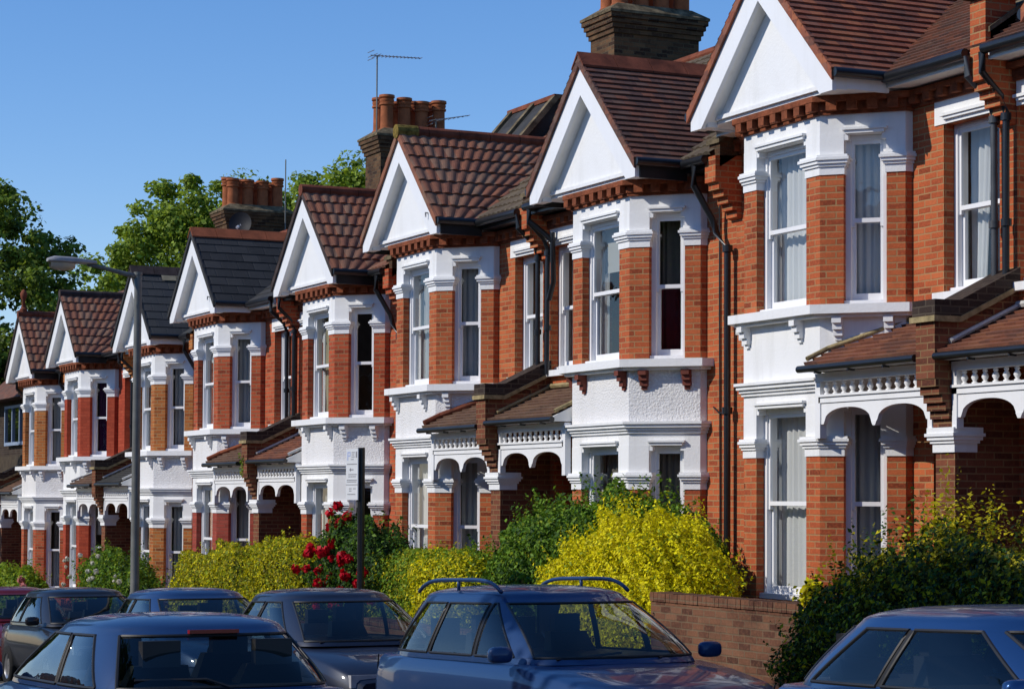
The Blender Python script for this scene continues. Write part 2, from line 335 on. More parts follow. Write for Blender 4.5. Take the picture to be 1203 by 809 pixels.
# ------------------------------------------------------------------ mesh builder
class MB:
    def __init__(s):
        s.v = []; s.f = []; s.m = []; s.uv = []
    def poly(s, pts, mat=0, uv=None):
        i = len(s.v)
        s.v.extend([tuple(p) for p in pts])
        s.f.append(tuple(range(i, i + len(pts)))); s.m.append(mat); s.uv.append(uv)
    def hexa(s, p, mat=0):
        # p: 8 corners, bottom ring 0-3, top ring 4-7
        i = len(s.v); s.v.extend([tuple(q) for q in p])
        for f in ((3, 2, 1, 0), (4, 5, 6, 7), (0, 1, 5, 4), (1, 2, 6, 5), (2, 3, 7, 6), (3, 0, 4, 7)):
            s.f.append(tuple(i + k for k in f)); s.m.append(mat); s.uv.append(None)
    def box(s, x0, x1, y0, y1, z0, z1, mat=0):
        s.hexa([(x0, y0, z0), (x1, y0, z0), (x1, y1, z0), (x0, y1, z0), (x0, y0, z1), (x1, y0, z1), (x1, y1, z1), (x0, y1, z1)], mat)
    def obox(s, fr, a0, a1, d0, d1, z0, z1, mat=0):
        P, t, n = fr
        q = lambda a, d, z: (P[0] + t[0] * a + n[0] * d, P[1] + t[1] * a + n[1] * d, z)
        s.hexa([q(a0, d0, z0), q(a1, d0, z0), q(a1, d1, z0), q(a0, d1, z0), q(a0, d0, z1), q(a1, d0, z1), q(a1, d1, z1), q(a0, d1, z1)], mat)
    def prism(s, poly, a, b, axis='z', mat=0):
        n = len(poly)
        if axis == 'z': fn = lambda p, h: (p[0], p[1], h)
        elif axis == 'y': fn = lambda p, h: (p[0], h, p[1])
        else: fn = lambda p, h: (h, p[0], p[1])
        i = len(s.v)
        s.v.extend([fn(p, a) for p in poly]); s.v.extend([fn(p, b) for p in poly])
        s.f.append(tuple(i + k for k in reversed(range(n)))); s.m.append(mat); s.uv.append(None)
        s.f.append(tuple(i + n + k for k in range(n))); s.m.append(mat); s.uv.append(None)
        for k in range(n):
            j = (k + 1) % n
            s.f.append((i + k, i + j, i + n + j, i + n + k)); s.m.append(mat); s.uv.append(None)
    def tube(s, pts, r, n=8, mat=0, cap=True):
        pts = [Vector(p) for p in pts]
        rs = r if isinstance(r, (list, tuple)) else [r] * len(pts)
        base = len(s.v)
        up = Vector((0, 0, 1))
        for k, p in enumerate(pts):
            d = (pts[min(k + 1, len(pts) - 1)] - pts[max(k - 1, 0)]).normalized()
            a = d.cross(up)
            if a.length < 0.05: a = d.cross(Vector((1, 0, 0)))
            a.normalize(); b = d.cross(a).normalized()
            for j in range(n):
                q = p + (a * math.cos(2 * PI * j / n) + b * math.sin(2 * PI * j / n)) * rs[k]
                s.v.append(tuple(q))
        for k in range(len(pts) - 1):
            for j in range(n):
                j2 = (j + 1) % n
                s.f.append((base + k * n + j, base + k * n + j2, base + (k + 1) * n + j2, base + (k + 1) * n + j)); s.m.append(mat); s.uv.append(None)
        if cap:
            s.f.append(tuple(base + j for j in range(n))); s.m.append(mat); s.uv.append(None)
            e = base + (len(pts) - 1) * n
            s.f.append(tuple(e + j for j in range(n))); s.m.append(mat); s.uv.append(None)
    def lathe(s, prof, c, n=12, mat=0):
        base = len(s.v)
        for r, z in prof:
            for j in range(n):
                s.v.append((c[0] + r * math.cos(2 * PI * j / n), c[1] + r * math.sin(2 * PI * j / n), c[2] + z))
        for k in range(len(prof) - 1):
            for j in range(n):
                j2 = (j + 1) % n
                s.f.append((base + k * n + j, base + k * n + j2, base + (k + 1) * n + j2, base + (k + 1) * n + j)); s.m.append(mat); s.uv.append(None)
        for k in (0, len(prof) - 1):
            s.f.append(tuple(base + k * n + j for j in range(n))); s.m.append(mat); s.uv.append(None)
    def grid(s, P, mat=0, uv=None):
        # P: rows x cols of points
        R = len(P); Cn = len(P[0]); i = len(s.v)
        for row in P: s.v.extend([tuple(p) for p in row])
        for a in range(R - 1):
            for b in range(Cn - 1):
                s.f.append((i + a * Cn + b, i + a * Cn + b + 1, i + (a + 1) * Cn + b + 1, i + (a + 1) * Cn + b)); s.m.append(mat)
                s.uv.append(None if uv is None else [uv[a][b], uv[a][b + 1], uv[a + 1][b + 1], uv[a + 1][b]])
    def build(s, name, mats, parent=None, flip=1, smooth=False, recalc=True, angle=None):
        if not isinstance(mats, (list, tuple)): mats = [mats]
        me = bpy.data.meshes.new(name)
        v = s.v if flip > 0 else [(-p[0], p[1], p[2]) for p in s.v]
        me.from_pydata(v, [], s.f)
        for m in mats: me.materials.append(m)
        me.polygons.foreach_set('material_index', s.m)
        if recalc:
            bm = bmesh.new(); bm.from_mesh(me)
            bmesh.ops.recalc_face_normals(bm, faces=bm.faces)
            bm.to_mesh(me); bm.free()
        uvl = me.uv_layers.new(name='UVMap')
        vs = me.vertices
        for p in me.polygons:
            e = s.uv[p.index]
            n = p.normal
            if e is None:
                if abs(n.z) > 0.985:
                    t = Vector((1, 0, 0)); b = Vector((0, 1, 0))
                else:
                    t = Vector((-n.y, n.x, 0)).normalized(); b = n.cross(t)
                    if abs(n.z) < 0.05: b = Vector((0, 0, 1))
                for li in p.loop_indices:
                    co = vs[me.loops[li].vertex_index].co
                    uvl.data[li].uv = (co.dot(t) + 50, co.dot(b) + 50)
            else:
                idx = {vi: k for k, vi in enumerate(s.f[p.index])}
                for li in p.loop_indices:
                    uvl.data[li].uv = e[idx[me.loops[li].vertex_index]]
        if smooth:
            me.polygons.foreach_set('use_smooth', [True] * len(me.polygons))
        me.update()
        o = bpy.data.objects.new(name, me)
        COL.objects.link(o)
        if parent is not None: o.parent = parent
        if smooth and angle:
            me.set_sharp_from_angle(angle=rad(angle))
        return o

def tag(o, label=None, cat=None, group=None, kind=None):
    if label: o['label'] = label
    if cat: o['category'] = cat
    if group: o['group'] = group
    if kind: o['kind'] = kind
    return o

def empty(name, loc, rz=0.0, label=None, cat=None, group=None):
    o = bpy.data.objects.new(name, None)
    COL.objects.link(o)
    o.empty_display_size = 0.3
    o.location = loc; o.rotation_euler = (0, 0, rz)
    return tag(o, label, cat, group)

# ------------------------------------------------------------------ terrain
SL = 0.0352
def zr(x): return SL * x
def sheet(name, x0, x1, y0, y1, dz, m):
    b = MB()
    n = 40
    P = [[(x0 + (x1 - x0) * i / n, y, zr(x0 + (x1 - x0) * i / n) + dz) for y in (y0, y1)] for i in range(n + 1)]
    b.grid(P)
    o = b.build(name, m)
    return tag(o, kind='structure')
KERB = -4.35
sheet('ground', -700, 400, -500, 700, -0.012, M['ground'])
sheet('road', -160, 60, -11.6, KERB, -0.004, M['asphalt'])
b = MB()
for (y0, y1) in ((KERB + 0.15, -2.75), (-15.0, -11.75)):
    n = 30
    for i in range(n):
        x0 = -160 + 220 * i / n; x1 = -160 + 220 * (i + 1) / n
        b.poly([(x0, y0, zr(x0) + 0.12), (x1, y0, zr(x1) + 0.12), (x1, y1, zr(x1) + 0.12), (x0, y1, zr(x0) + 0.12)])
tag(b.build('pavement', M['paving']), kind='structure')
b = MB()
for (y0, y1) in ((KERB, KERB + 0.15), (-11.75, -11.6)):
    b.hexa([(-160, y0, zr(-160) - 0.05), (60, y0, zr(60) - 0.05), (60, y1, zr(60) - 0.05), (-160, y1, zr(-160) - 0.05),
            (-160, y0, zr(-160) + 0.124), (60, y0, zr(60) + 0.124), (60, y1, zr(60) + 0.124), (-160, y1, zr(-160) + 0.124)])
tag(b.build('kerb', M['kerb']), kind='structure')

# ------------------------------------------------------------------ houses
U = {0: -14.24, 1: -20.189, 2: -24.368, 3: -30.278, 4: -34.440, 5: -40.592, 6: -44.806, 7: -50.816, 8: -55.10}
DZ = {0: 0.0, 1: 0.0, 2: -0.335, 3: -0.371, 4: -0.7225, 5: -0.7426, 6: -1.076, 7: -1.0976, 8: -1.262}
XW, XP = -2.09, 2.975            # party walls: beside the bay, beside the porch
BX, FX, BD = 1.408, 0.756, 0.705  # bay plan
RT = 0.09                         # short return of the bay at the wall
TD = (0.7275, 0.6861)            # direction of the canted side, from front corner to wall
def offset_poly(poly, d):
    n = len(poly); res = []
    area = sum(poly[i][0] * poly[(i + 1) % n][1] - poly[(i + 1) % n][0] * poly[i][1] for i in range(n))
    sg = 1 if area > 0 else -1
    for i in range(n):
        p0 = Vector(poly[i - 1]); p1 = Vector(poly[i]); p2 = Vector(poly[(i + 1) % n])
        e1 = (p1 - p0).normalized(); e2 = (p2 - p1).normalized()
        n1 = Vector((e1.y, -e1.x)) * sg; n2 = Vector((e2.y, -e2.x)) * sg
        k = 1 + n1.dot(n2)
        q = p1 + (n1 + n2) * (d / max(k, 0.3))
        res.append((q.x, q.y))
    return res
OUTLINE = [(-BX, 0.0), (-BX, -RT), (-FX, -BD), (FX, -BD), (BX, -RT), (BX, 0.0)]
def ringpts(o, t):
    po = offset_poly(OUTLINE, o); pi = offset_poly(OUTLINE, -t)
    po[0] = (po[0][0], 0.0); po[-1] = (po[-1][0], 0.0)
    pi[0] = (pi[0][0], 0.0); pi[-1] = (pi[-1][0], 0.0)
    pi[1] = (pi[1][0], -0.03); pi[4] = (pi[4][0], -0.03)
    return po + list(reversed(pi))
NIN = (-TD[1], TD[0])
def cant(s): return (FX + TD[0] * s, -BD + TD[1] * s)
PT = 0.24
OF0 = 0.26
a_ = cant(0.25); c_ = cant(0.70)
PIER_F = [(FX - OF0, -BD), (FX, -BD), a_, (a_[0] + NIN[0] * PT, a_[1] + NIN[1] * PT), (FX - OF0, -BD + PT)]
PIER_B = [c_, (BX, -RT), (BX, 0.02), (1.28, 0.14), (c_[0] + NIN[0] * PT, c_[1] + NIN[1] * PT)]
def mirx(p): return [(-x, y) for x, y in reversed(p)]
PIERS = [PIER_F, PIER_B, mirx(PIER_F), mirx(PIER_B)]

def wavy(b, fr, a0, a1, d, z0, z1, amp, n, seed, mat=0, gather=0.0):
    rr = random.Random(seed)
    P, t, nn = fr
    cols = max(8, n * 5)
    ph = [rr.uniform(0, 6.28) for _ in range(3)]
    rows = []
    for k in range(7):
        h = k / 6
        row = []
        for i in range(cols + 1):
            s = i / cols
            a = a0 + (a1 - a0) * s * (1 - gather * (1 - h))
            w = amp * (math.sin(s * n * 6.28 + ph[0] + 0.4 * h) + 0.5 * math.sin(s * n * 2.7 * 6.28 / 2 + ph[1]))
            row.append((P[0] + t[0] * a + nn[0] * (d + w), P[1] + t[1] * a + nn[1] * (d + w), z0 + (z1 - z0) * h))
        rows.append(row)
    b.grid(rows, mat)

def window(parent, fl, fr, w, z0, z1, curtain, seed, deep=0.10):
    zm = (z0 + z1) / 2
    b = MB()
    d = deep
    J = 0.055
    b.obox(fr, 0, J, d, d + 0.13, z0, z1)
    b.obox(fr, w - J, w, d, d + 0.13, z0, z1)
    b.obox(fr, J, w - J, d, d + 0.13, z1 - 0.05, z1)
    b.obox(fr, 0.0, w, d - 0.06, d + 0.13, z0 - 0.002, z0 + 0.055)
    # upper sash (outer), lower sash (inner)
    s0, s1 = J, w - J
    b.obox(fr, s0, s0 + 0.035, d + 0.02, d + 0.055, zm - 0.06, z1 - 0.05)
    b.obox(fr, s1 - 0.035, s1, d + 0.02, d + 0.055, zm - 0.06, z1 - 0.05)
    b.obox(fr, s0 + 0.035, s1 - 0.035, d + 0.02, d + 0.055, zm - 0.018, zm + 0.028)
    b.obox(fr, s0 + 0.035, s1 - 0.035, d + 0.02, d + 0.055, z1 - 0.09, z1 - 0.05)
    b.obox(fr, s0, s0 + 0.04, d + 0.06, d + 0.1, z0 + 0.055, zm + 0.02)
    b.obox(fr, s1 - 0.04, s1, d + 0.06, d + 0.1, z0 + 0.055, zm + 0.02)
    b.obox(fr, s0 + 0.04, s1 - 0.04, d + 0.06, d + 0.1, z0 + 0.055, z0 + 0.135)
    b.obox(fr, s0 + 0.04, s1 - 0.04, d + 0.06, d + 0.1, zm - 0.02, zm + 0.02)
    o = b.build('window', M['white_wood'], parent, fl)
    b = MB()
    P, t, n = fr
    q = lambda a, dd, z: (P[0] + t[0] * a + n[0] * dd, P[1] + t[1] * a + n[1] * dd, z)
    for (za, zb, dd) in ((zm, z1 - 0.07, d + 0.038), (z0 + 0.1, zm, d + 0.08)):
        b.poly([q(s0 + 0.02, dd, za), q(s1 - 0.02, dd, za), q(s1 - 0.02, dd, zb), q(s0 + 0.02, dd, zb)])
    b.build('pane', M['glass'], o, fl)
    for ci, (kind, mat) in enumerate(curtain if isinstance(curtain, list) else ([curtain] if curtain else [])):
        dc = d + 0.20 + 0.05 * ci
        b = MB()
        if kind == 'full':
            wavy(b, fr, 0.05, w - 0.05, dc, z0 + 0.05, z1 - 0.04, 0.018, max(4, int(w * 9)), seed)
        elif kind == 'pair':
            wavy(b, fr, 0.04, w * 0.42, dc, z0 + 0.05, z1 - 0.04, 0.022, max(3, int(w * 4)), seed, gather=0.35)
            wavy(b, fr, w - 0.04, w * 0.58, dc, z0 + 0.05, z1 - 0.04, 0.022, max(3, int(w * 4)), seed + 1, gather=0.35)
        elif kind == 'right':
            wavy(b, fr, w - 0.04, w * 0.66, dc, z0 + 0.05, z1 - 0.04, 0.02, 3, seed, gather=0.1)
        elif kind == 'left':
            wavy(b, fr, 0.04, w * 0.36, dc, z0 + 0.05, z1 - 0.04, 0.02, 3, seed, gather=0.1)
        elif kind == 'blind':
            wavy(b, fr, 0.05, w - 0.05, dc, zm + 0.28, z1 - 0.04, 0.002, 2, seed)
        elif kind == 'lower':
            wavy(b, fr, 0.05, w - 0.05, dc, z0 + 0.05, zm, 0.012, max(4, int(w * 8)), seed)
        b.build('curtain', M[mat], o, fl, smooth=True)  # a dim layer here is the added room backdrop, not drapery
    return o

def tiles(b, P0, ax, sl, x0f, x1f, length, gauge, kind, nrm, mat=0, jitter=0.004):
    """courses of tiles: P0 eaves origin, ax along the eaves, sl up the slope, nrm outward; x0f/x1f give the ends at slope distance s"""
    P0 = Vector(P0); ax = Vector(ax); sl = Vector(sl); nrm = Vector(nrm)
    nc = int(math.ceil(length / gauge))
    for k in range(nc):
        s0 = k * gauge; s1 = min(length, s0 + gauge)
        xa, xb = x0f(s0), x1f(s0); xc, xd = x0f(s1), x1f(s1)
        if kind == 'roman':
            per = 0.15; th = 0.026
            n = max(2, int(abs(xb - xa) / per * 6))
        elif kind == 'slate':
            per = 0.32; th = 0.014; n = max(2, int(abs(xb - xa) / per) * 2)
        else:
            per = 0.165; th = 0.024; n = max(2, int(abs(xb - xa) / per) * 2)
        top = []; bot = []; low = []; u1 = []; u0 = []; ul = []
        for i in range(n + 1):
            f = i / n
            xl = xa + (xb - xa) * f; xh = xc + (xd - xc) * f
            if kind == 'roman':
                h = 0.021 * abs(math.sin(PI * xl / per)) ** 1.2
                hh = h
            else:
                rr = random.Random(int(i // 2) * 131 + k * 17)
                h = rr.uniform(0, jitter); hh = 0
            bot.append(P0 + ax * xl + sl * s0 + nrm * (th + h))
            top.append(P0 + ax * xh + sl * s1 + nrm * (0.004 + hh * (0.9 if kind == 'roman' else 0)))
            low.append(P0 + ax * xl + sl * s0 + nrm * (-0.01 + (0.0 if kind != 'roman' else h * 0.6)))
            u0.append((xl + 40, s0 + 0.002)); u1.append((xh + 40, s1 - 0.002)); ul.append((xl + 40, s0 + 0.001))
        b.grid([low, bot, top], mat, [ul, u0, u1])

def house(k, P):
    fl = 1 if k % 2 else -1
    u, dz = U[k], DZ[k]
    root = empty('terraced_house', (u, 0, dz), 0, P['label'], 'house', 'brick terraced houses in the row')
    br = M[P['brick']]
    B = lambda b, name, mats, parent=root, **kw: b.build(name, mats, parent, fl, **kw)
    WH = M['white']
    # --- main front wall with holes for the hall window, the door and the bay
    b = MB()
    xs = [XW, -1.3, 1.3, 1.76, 1.94, 2.70, 2.84, XP]
    zs = [-1.6, 0.05, 0.3, 2.5, 3.75, 5.46, 5.60, 5.98]
    def hole(xa, xb, za, zb):
        xm, zm = (xa + xb) / 2, (za + zb) / 2
        if -1.3 < xm < 1.3 and 0.3 < zm < 5.6: return True
        if 1.94 < xm < 2.84 and 3.75 < zm < 5.46: return True
        if 1.76 < xm < 2.70 and 0.05 < zm < 2.5: return True
        return False
    for i in range(len(xs) - 1):
        for j in range(len(zs) - 1):
            if not hole(xs[i], xs[i + 1], zs[j], zs[j + 1]):
                b.poly([(xs[i], 0, zs[j]), (xs[i + 1], 0, zs[j]), (xs[i + 1], 0, zs[j + 1]), (xs[i], 0, zs[j + 1])])
    for (x0, x1, z0, z1, dp) in ((1.94, 2.84, 3.75, 5.46, 0.24), (1.76, 2.70, 0.05, 2.5, 0.5)):
        b.poly([(x0, 0, z0), (x0, dp, z0), (x0, dp, z1), (x0, 0, z1)])
        b.poly([(x1, 0, z0), (x1, dp, z0), (x1, dp, z1), (x1, 0, z1)])
        b.poly([(x0, 0, z1), (x1, 0, z1), (x1, dp, z1), (x0, dp, z1)])
        b.poly([(x0, 0, z0), (x1, 0, z0), (x1, dp, z0), (x0, dp, z0)])
    # brick piers of the bay, two storeys, and the plinth
    b.prism(ringpts(0.03, 0.24), -1.6, 0.58)
    for pp in PIERS:
        b.prism(pp, 0.55, 2.14)
        b.prism(pp, 3.62, 5.06)
    main_faces = len(b.f)
    # party walls, back wall
    for x in (XW + 0.02, XP - 0.02):
        b.poly([(x, 0.0, -1.6), (x, 8.9, -1.6), (x, 8.9, 5.9), (x, 4.3, 9.0), (x, 0.0, 5.9)])
    b.poly([(XW, 8.9, -1.6), (XP, 8.9, -1.6), (XP, 8.9, 5.9), (XW, 8.9, 5.9)])
    if P.get('lower_brick'):
        for fi in range(main_faces):
            if max(b.v[i][2] for i in b.f[fi]) < 2.2 and min(b.v[i][1] for i in b.f[fi]) < -0.1: b.m[fi] = 1
    B(b, 'wall', [br, M[P.get('lower_brick', P['brick'])]])
    # --- white render: capitals, friezes, apron between the floors
    b = MB()
    b.prism(ringpts(0.004, 0.20), 2.90, 3.59)
    B(b, 'apron', M[P.get('apron', 'white')])
    # shouldered window heads: small corbels in the upper corners and hood moulds
    for (zh, zc, zt_, zp0) in ((2.645, 2.32, 2.84, 2.28), (5.465, 5.24, 5.70, 5.22)):
        b = MB()
        for pp in PIERS: b.prism(offset_poly(pp, 0.004), zp0, zh + 0.01)
        b.prism(ringpts(0.002, 0.22), zh, zt_)
        F = ((-FX + OF0, -BD), (1, 0), (0, 1)); W = 2 * (FX - OF0)
        for (fr, w) in ((F, W), ((cant(0.25)), None), (None, None)):
            if w is None: continue
            b.obox(fr, 0.0, 0.05, 0.0, 0.10, zh - 0.06, zh)
            b.obox(fr, w - 0.05, w, 0.0, 0.10, zh - 0.06, zh)
            b.obox(fr, 0.02, w - 0.02, -0.035, 0.0, zh + 0.005, zh + 0.04)
            b.obox(fr, 0.0, w, -0.055, 0.0, zh + 0.04, zh + 0.065)
        for sgn in (1, -1):
            p = cant(0.25); fr = ((p[0] * sgn, p[1]), (TD[0] * sgn, TD[1]), (NIN[0] * sgn, NIN[1]))
            b.obox(fr, 0.0, 0.05, 0.0, 0.10, zh - 0.06, zh)
            b.obox(fr, 0.40, 0.45, 0.0, 0.10, zh - 0.06, zh)
            b.obox(fr, 0.02, 0.43, -0.035, 0.0, zh + 0.005, zh + 0.04)
            b.obox(fr, -0.01, 0.46, -0.055, 0.0, zh + 0.04, zh + 0.065)
        B(b, 'render_band', WH)
    b = MB()
    for zc in (2.12, 5.05):
        for pp in PIERS:
            b = MB()
            for (o, z0, z1) in ((0.012, 0.0, 0.085), (0.030, 0.085, 0.115), (0.050, 0.115, 0.150), (0.068, 0.150, 0.180), (0.052, 0.180, 0.205)):
                b.prism(offset_poly(pp, o), zc + z0, zc + z1)
            B(b, 'capital', WH)
    b = MB()
    for (o, z0, z1) in ((0.03, 2.795, 2.83), (0.055, 2.83, 2.865), (0.085, 2.865, 2.905), (0.11, 2.905, 2.936)):
        b.prism(ringpts(o, 0.2), z0, z1)
    B(b, 'string_course', WH)
    b = MB()
    b.prism(ringpts(0.10, 0.2), 3.555, 3.59)
    b.prism(ringpts(0.17, 0.2), 3.59, 3.685)
    B(b, 'sill', WH)
    def bracket(fr, s):
        b = MB()
        b.obox(fr, s - 0.05, s + 0.05, -0.13, 0.02, 3.495, 3.555)
        b.obox(fr, s - 0.05, s + 0.05, -0.095, 0.02, 3.43, 3.495)
        b.obox(fr, s - 0.05, s + 0.05, -0.06, 0.02, 3.365, 3.43)
        b.obox(fr, s - 0.035, s + 0.035, -0.03, 0.02, 3.32, 3.365)
        B(b, 'sill_bracket', M['bracket_red'] if P.get('red_brackets') else WH)
    F = ((-FX, -BD), (1, 0), (0, 1))
    for s in (0.10, 1.16): bracket(F, s)
    for sgn in (1, -1):
        fr = ((FX * sgn, -BD), (TD[0] * sgn, TD[1]), (NIN[0] * sgn, NIN[1]))
        for s in (0.20, 0.74): bracket(fr, s)
    # --- dentil course round the bay and along the main wall
    b = MB()
    b.prism(ringpts(0.035, 0.2), 5.675, 5.712)
    b.prism(ringpts(0.05, 0.2), 5.712, 5.80, mat=0)
    b.prism(ringpts(0.13, 0.2), 5.80, 5.862)
    F = ((-FX, -BD), (1, 0), (0, 1))
    for i in range(7): b.obox(F, 0.02 + i * 0.235, 0.13 + i * 0.235, -0.125, 0.0, 5.708, 5.803)
    for sgn in (1, -1):
        fr = ((FX * sgn, -BD), (TD[0] * sgn, TD[1]), (NIN[0] * sgn, NIN[1]))
        for i in range(4): b.obox(fr, 0.09 + i * 0.215, 0.20 + i * 0.215, -0.125, 0.0, 5.708, 5.803)
    for (xa, xb) in ((XW, -1.45), (1.45, XP - 0.12)):
        b.box(xa, xb, -0.04, 0.02, 5.70, 5.735)
        b.box(xa, xb, -0.05, 0.02, 5.735, 5.81)
        b.box(xa, xb, -0.12, 0.02, 5.81, 5.865)
        n = max(1, int((xb - xa) / 0.235))
        for i in range(n): b.box(xa + 0.05 + i * 0.235, xa + 0.16 + i * 0.235, -0.115, 0.0, 5.73, 5.812)
    B(b, 'dentil_course', M['dentil'])
    # --- gable over the bay
    RS = 1.0
    zt = lambda x: 7.47 - RS * abs(x)
    YB = -1.0; GY = -0.82
    b = MB()
    b.prism([(-1.38, 5.862), (1.38, 5.862), (1.38, zt(1.38) - 0.05), (0, zt(0) - 0.05), (-1.38, zt(1.38) - 0.05)], GY, 0.2, 'y')
    b.box(-1.20, 1.20, GY - 0.04, GY, 5.90, 5.945)
    B(b, 'gable_wall', WH)
    for sgn in (-1, 1):
        b = MB()
        b.prism([(sgn * 1.43, zt(1.43) - 0.085), (0, zt(0) - 0.085), (0, zt(0) - 0.46), (sgn * 1.20, zt(1.20) - 0.46), (sgn * 1.20, 5.81), (sgn * 1.43, 5.81)], YB, YB + 0.05, 'y')
        B(b, 'bargeboard', M['white_wood'])
        b = MB()
        # boxed underside between bargeboard and gable wall
        o_ = 0.44
        b.prism([(sgn * 1.425, zt(1.425) - 0.02), (0, zt(0) - 0.02), (0, zt(0) - o_), (sgn * 1.145, zt(1.145) - o_), (sgn * 1.145, 5.825), (sgn * 1.425, 5.825)], YB + 0.051, GY - 0.001, 'y')
        B(b, 'soffit', M['white_soffit'])
        b = MB()
        if P.get('fascia') == 'black': b.box(min(sgn * 1.427, sgn * 1.455), max(sgn * 1.427, sgn * 1.455), YB + 0.06, -0.30, 5.80, 6.02)
        else: b.box(min(sgn * 1.381, sgn * 1.42), max(sgn * 1.381, sgn * 1.42), GY, -0.30, 5.84, 6.02)
        B(b, 'fascia', M['black'] if P.get('fascia') == 'black' else M['white_wood'])
    c45 = 1 / math.sqrt(1 + RS * RS)
    b = MB()
    gk = P['gable_kind']
    gauge = {'plain': 0.11, 'roman': 0.29, 'slate': 0.24}[gk]
    Ls = 1.46 / c45
    for sgn in (-1, 1):
        tiles(b, (sgn * 1.46, 0, zt(1.46) + 0.005), (0, 1, 0), (-sgn * c45, 0, RS * c45), lambda s: -1.04, lambda s: -0.30 + 2.7 * (s / Ls), Ls, gauge, gk, (sgn * RS * c45, 0, c45), 0)
        # tile verge seen edge-on
        b.prism([(sgn * 1.47, zt(1.47) - 0.095), (0, zt(0) - 0.095), (0, zt(0) + 0.03), (sgn * 1.47, zt(1.47) + 0.03)], -1.036, -1.004, 'y', 1)
    B(b, 'gable_roof', [M[P['gable_mat']], M[P['verge']]])
    b = MB()
    ro = P['ridge']
    n = 6
    if ro[1] == 'flat':
        for i in range(n):
            y0 = -1.05 + i * 0.50; g = 0.004
            for sgn in (-1, 1):
                b.hexa([(sgn * 0.16, y0 + g, zt(0.16) + 0.035), (0, y0 + g, zt(0) + 0.045), (0, y0 + 0.50 - g, zt(0) + 0.045), (sgn * 0.16, y0 + 0.50 - g, zt(0.16) + 0.035),
                        (sgn * 0.16, y0 + g, zt(0.16) + 0.06), (0, y0 + g, zt(0) + 0.085), (0, y0 + 0.50 - g, zt(0) + 0.085), (sgn * 0.16, y0 + 0.50 - g, zt(0.16) + 0.06)])
    else:
        for i in range(n):
            y0 = -1.05 + i * 0.50
            b.tube([(0, y0 + 0.005, zt(0) + 0.0), (0, y0 + 0.495, zt(0) + 0.0)], 0.10, 12)
    if P.get('lichen'):
        b.tube([(0, -1.055, zt(0) + 0.0), (0, -0.72, zt(0) + 0.004)], 0.107, 12, 1)
    B(b, 'ridge_tile', [M[ro[0]], M['ridge_lichen']])
    if P.get('patch'):
        b = MB()
        for (s, y) in ((1.71, -0.42), (1.71, -0.10), (1.47, -0.10), (1.47, 0.22)):
            for sgn in (-1, 1):
                if sgn != fl: continue
                z = zt(0); x = 1.46 - s * c45
                p0 = Vector((sgn * x, y, zt(x))); sl = Vector((-sgn * c45, 0, RS * c45)); nn = Vector((sgn * RS * c45, 0, c45)) * 0.036
                q = [p0, p0 + Vector((0, 0.31, 0)), p0 + Vector((0, 0.31, 0)) + sl * 0.22, p0 + sl * 0.22]
                b.poly([a + nn for a in q])
        B(b, 'pale_slate', M['pale_slate'])
    if k in (3, 5):
        b = MB(); b.tube([(1.12, GY, 6.10), (1.12, GY - 0.16, 6.13), (1.12, GY - 0.22, 6.13), (1.12, GY - 0.22, 6.07)], 0.014, 6)
        b.tube([(1.02, GY - 0.10, 6.14), (1.22, GY - 0.10, 6.14)], 0.012, 6)
        B(b, 'wall_hook', M['alu'])
    # --- main roof
    MS = 0.66
    ZR = 6.03 + MS * 4.66
    sl = Vector((0, 1, MS)).normalized(); nm = Vector((0, -MS, 1)).normalized()
    b = MB()
    Lm = (4.3 + 0.36) / sl.y
    mk = P['main_kind']
    tiles(b, (0, -0.36, 6.03), (1, 0, 0), sl, lambda s: XW, lambda s: XP, Lm, {'plain': 0.11, 'roman': 0.29, 'slate': 0.24}[mk], mk, nm, 0)
    b.poly([(XW, 4.3, ZR), (XP, 4.3, ZR), (XP, 9.2, 5.8), (XW, 9.2, 5.8)])
    b.tube([(XW, 4.3, ZR), (XP, 4.3, ZR)], 0.10, 8, 1)
    B(b, 'main_roof', [M[P['main_mat']], M['ridge_red']])
    # --- gutters and pipes
    for pts, r in (([(-1.49, -1.02, 5.985), (-1.49, -0.34, 5.99)], 0.052), ([(1.49, -1.02, 5.985), (1.49, -0.34, 5.99)], 0.052),
                   ([(1.47, -0.40, 5.975), (XP - 0.14, -0.40, 5.98)], 0.053), ([(XW + 0.05, -0.40, 5.975), (-1.47, -0.40, 5.98)], 0.053)):
        b = MB(); b.tube(pts, r, 10)
        B(b, 'gutter', M['black'], smooth=True, angle=40)
    for (xa, xb) in ((1.43, XP - 0.13), (XW + 0.1, -1.43)):
        b = MB()
        b.box(xa, xb, -0.335, -0.30, 5.885, 6.0)
        b.box(xa, xb, -0.30, 0.0, 5.89, 5.91)
        B(b, 'eaves_board', M['black'] if P.get('fascia') == 'black' else M['white_soffit'])
    b = MB()
    xp = P.get('pipe_x', 2.86)
    b.tube([(xp, -0.40, 5.95), (xp, -0.40, 5.76), (xp + 0.02, -0.16, 5.55), (xp + 0.02, -0.10, 5.40), (xp + 0.03, -0.10, 3.70)], 0.034, 10)
    for z in (5.32, 4.3): b.tube([(xp + 0.022, -0.10, z), (xp + 0.022, -0.10, z + 0.07)], 0.052, 10)
    if P.get('second_pipe'):
        b.tube([(xp - 0.16, -0.12, 5.62), (xp - 0.16, -0.10, 4.95), (xp - 0.02, -0.10, 4.72)], 0.038, 10)
        b.tube([(xp, -0.40, 5.78), (xp - 0.10, -0.20, 5.60), (xp - 0.16, -0.12, 5.50)], 0.038, 10)
    B(b, 'downpipe', M[P.get('pipe_mat', 'black')], smooth=True, angle=40)
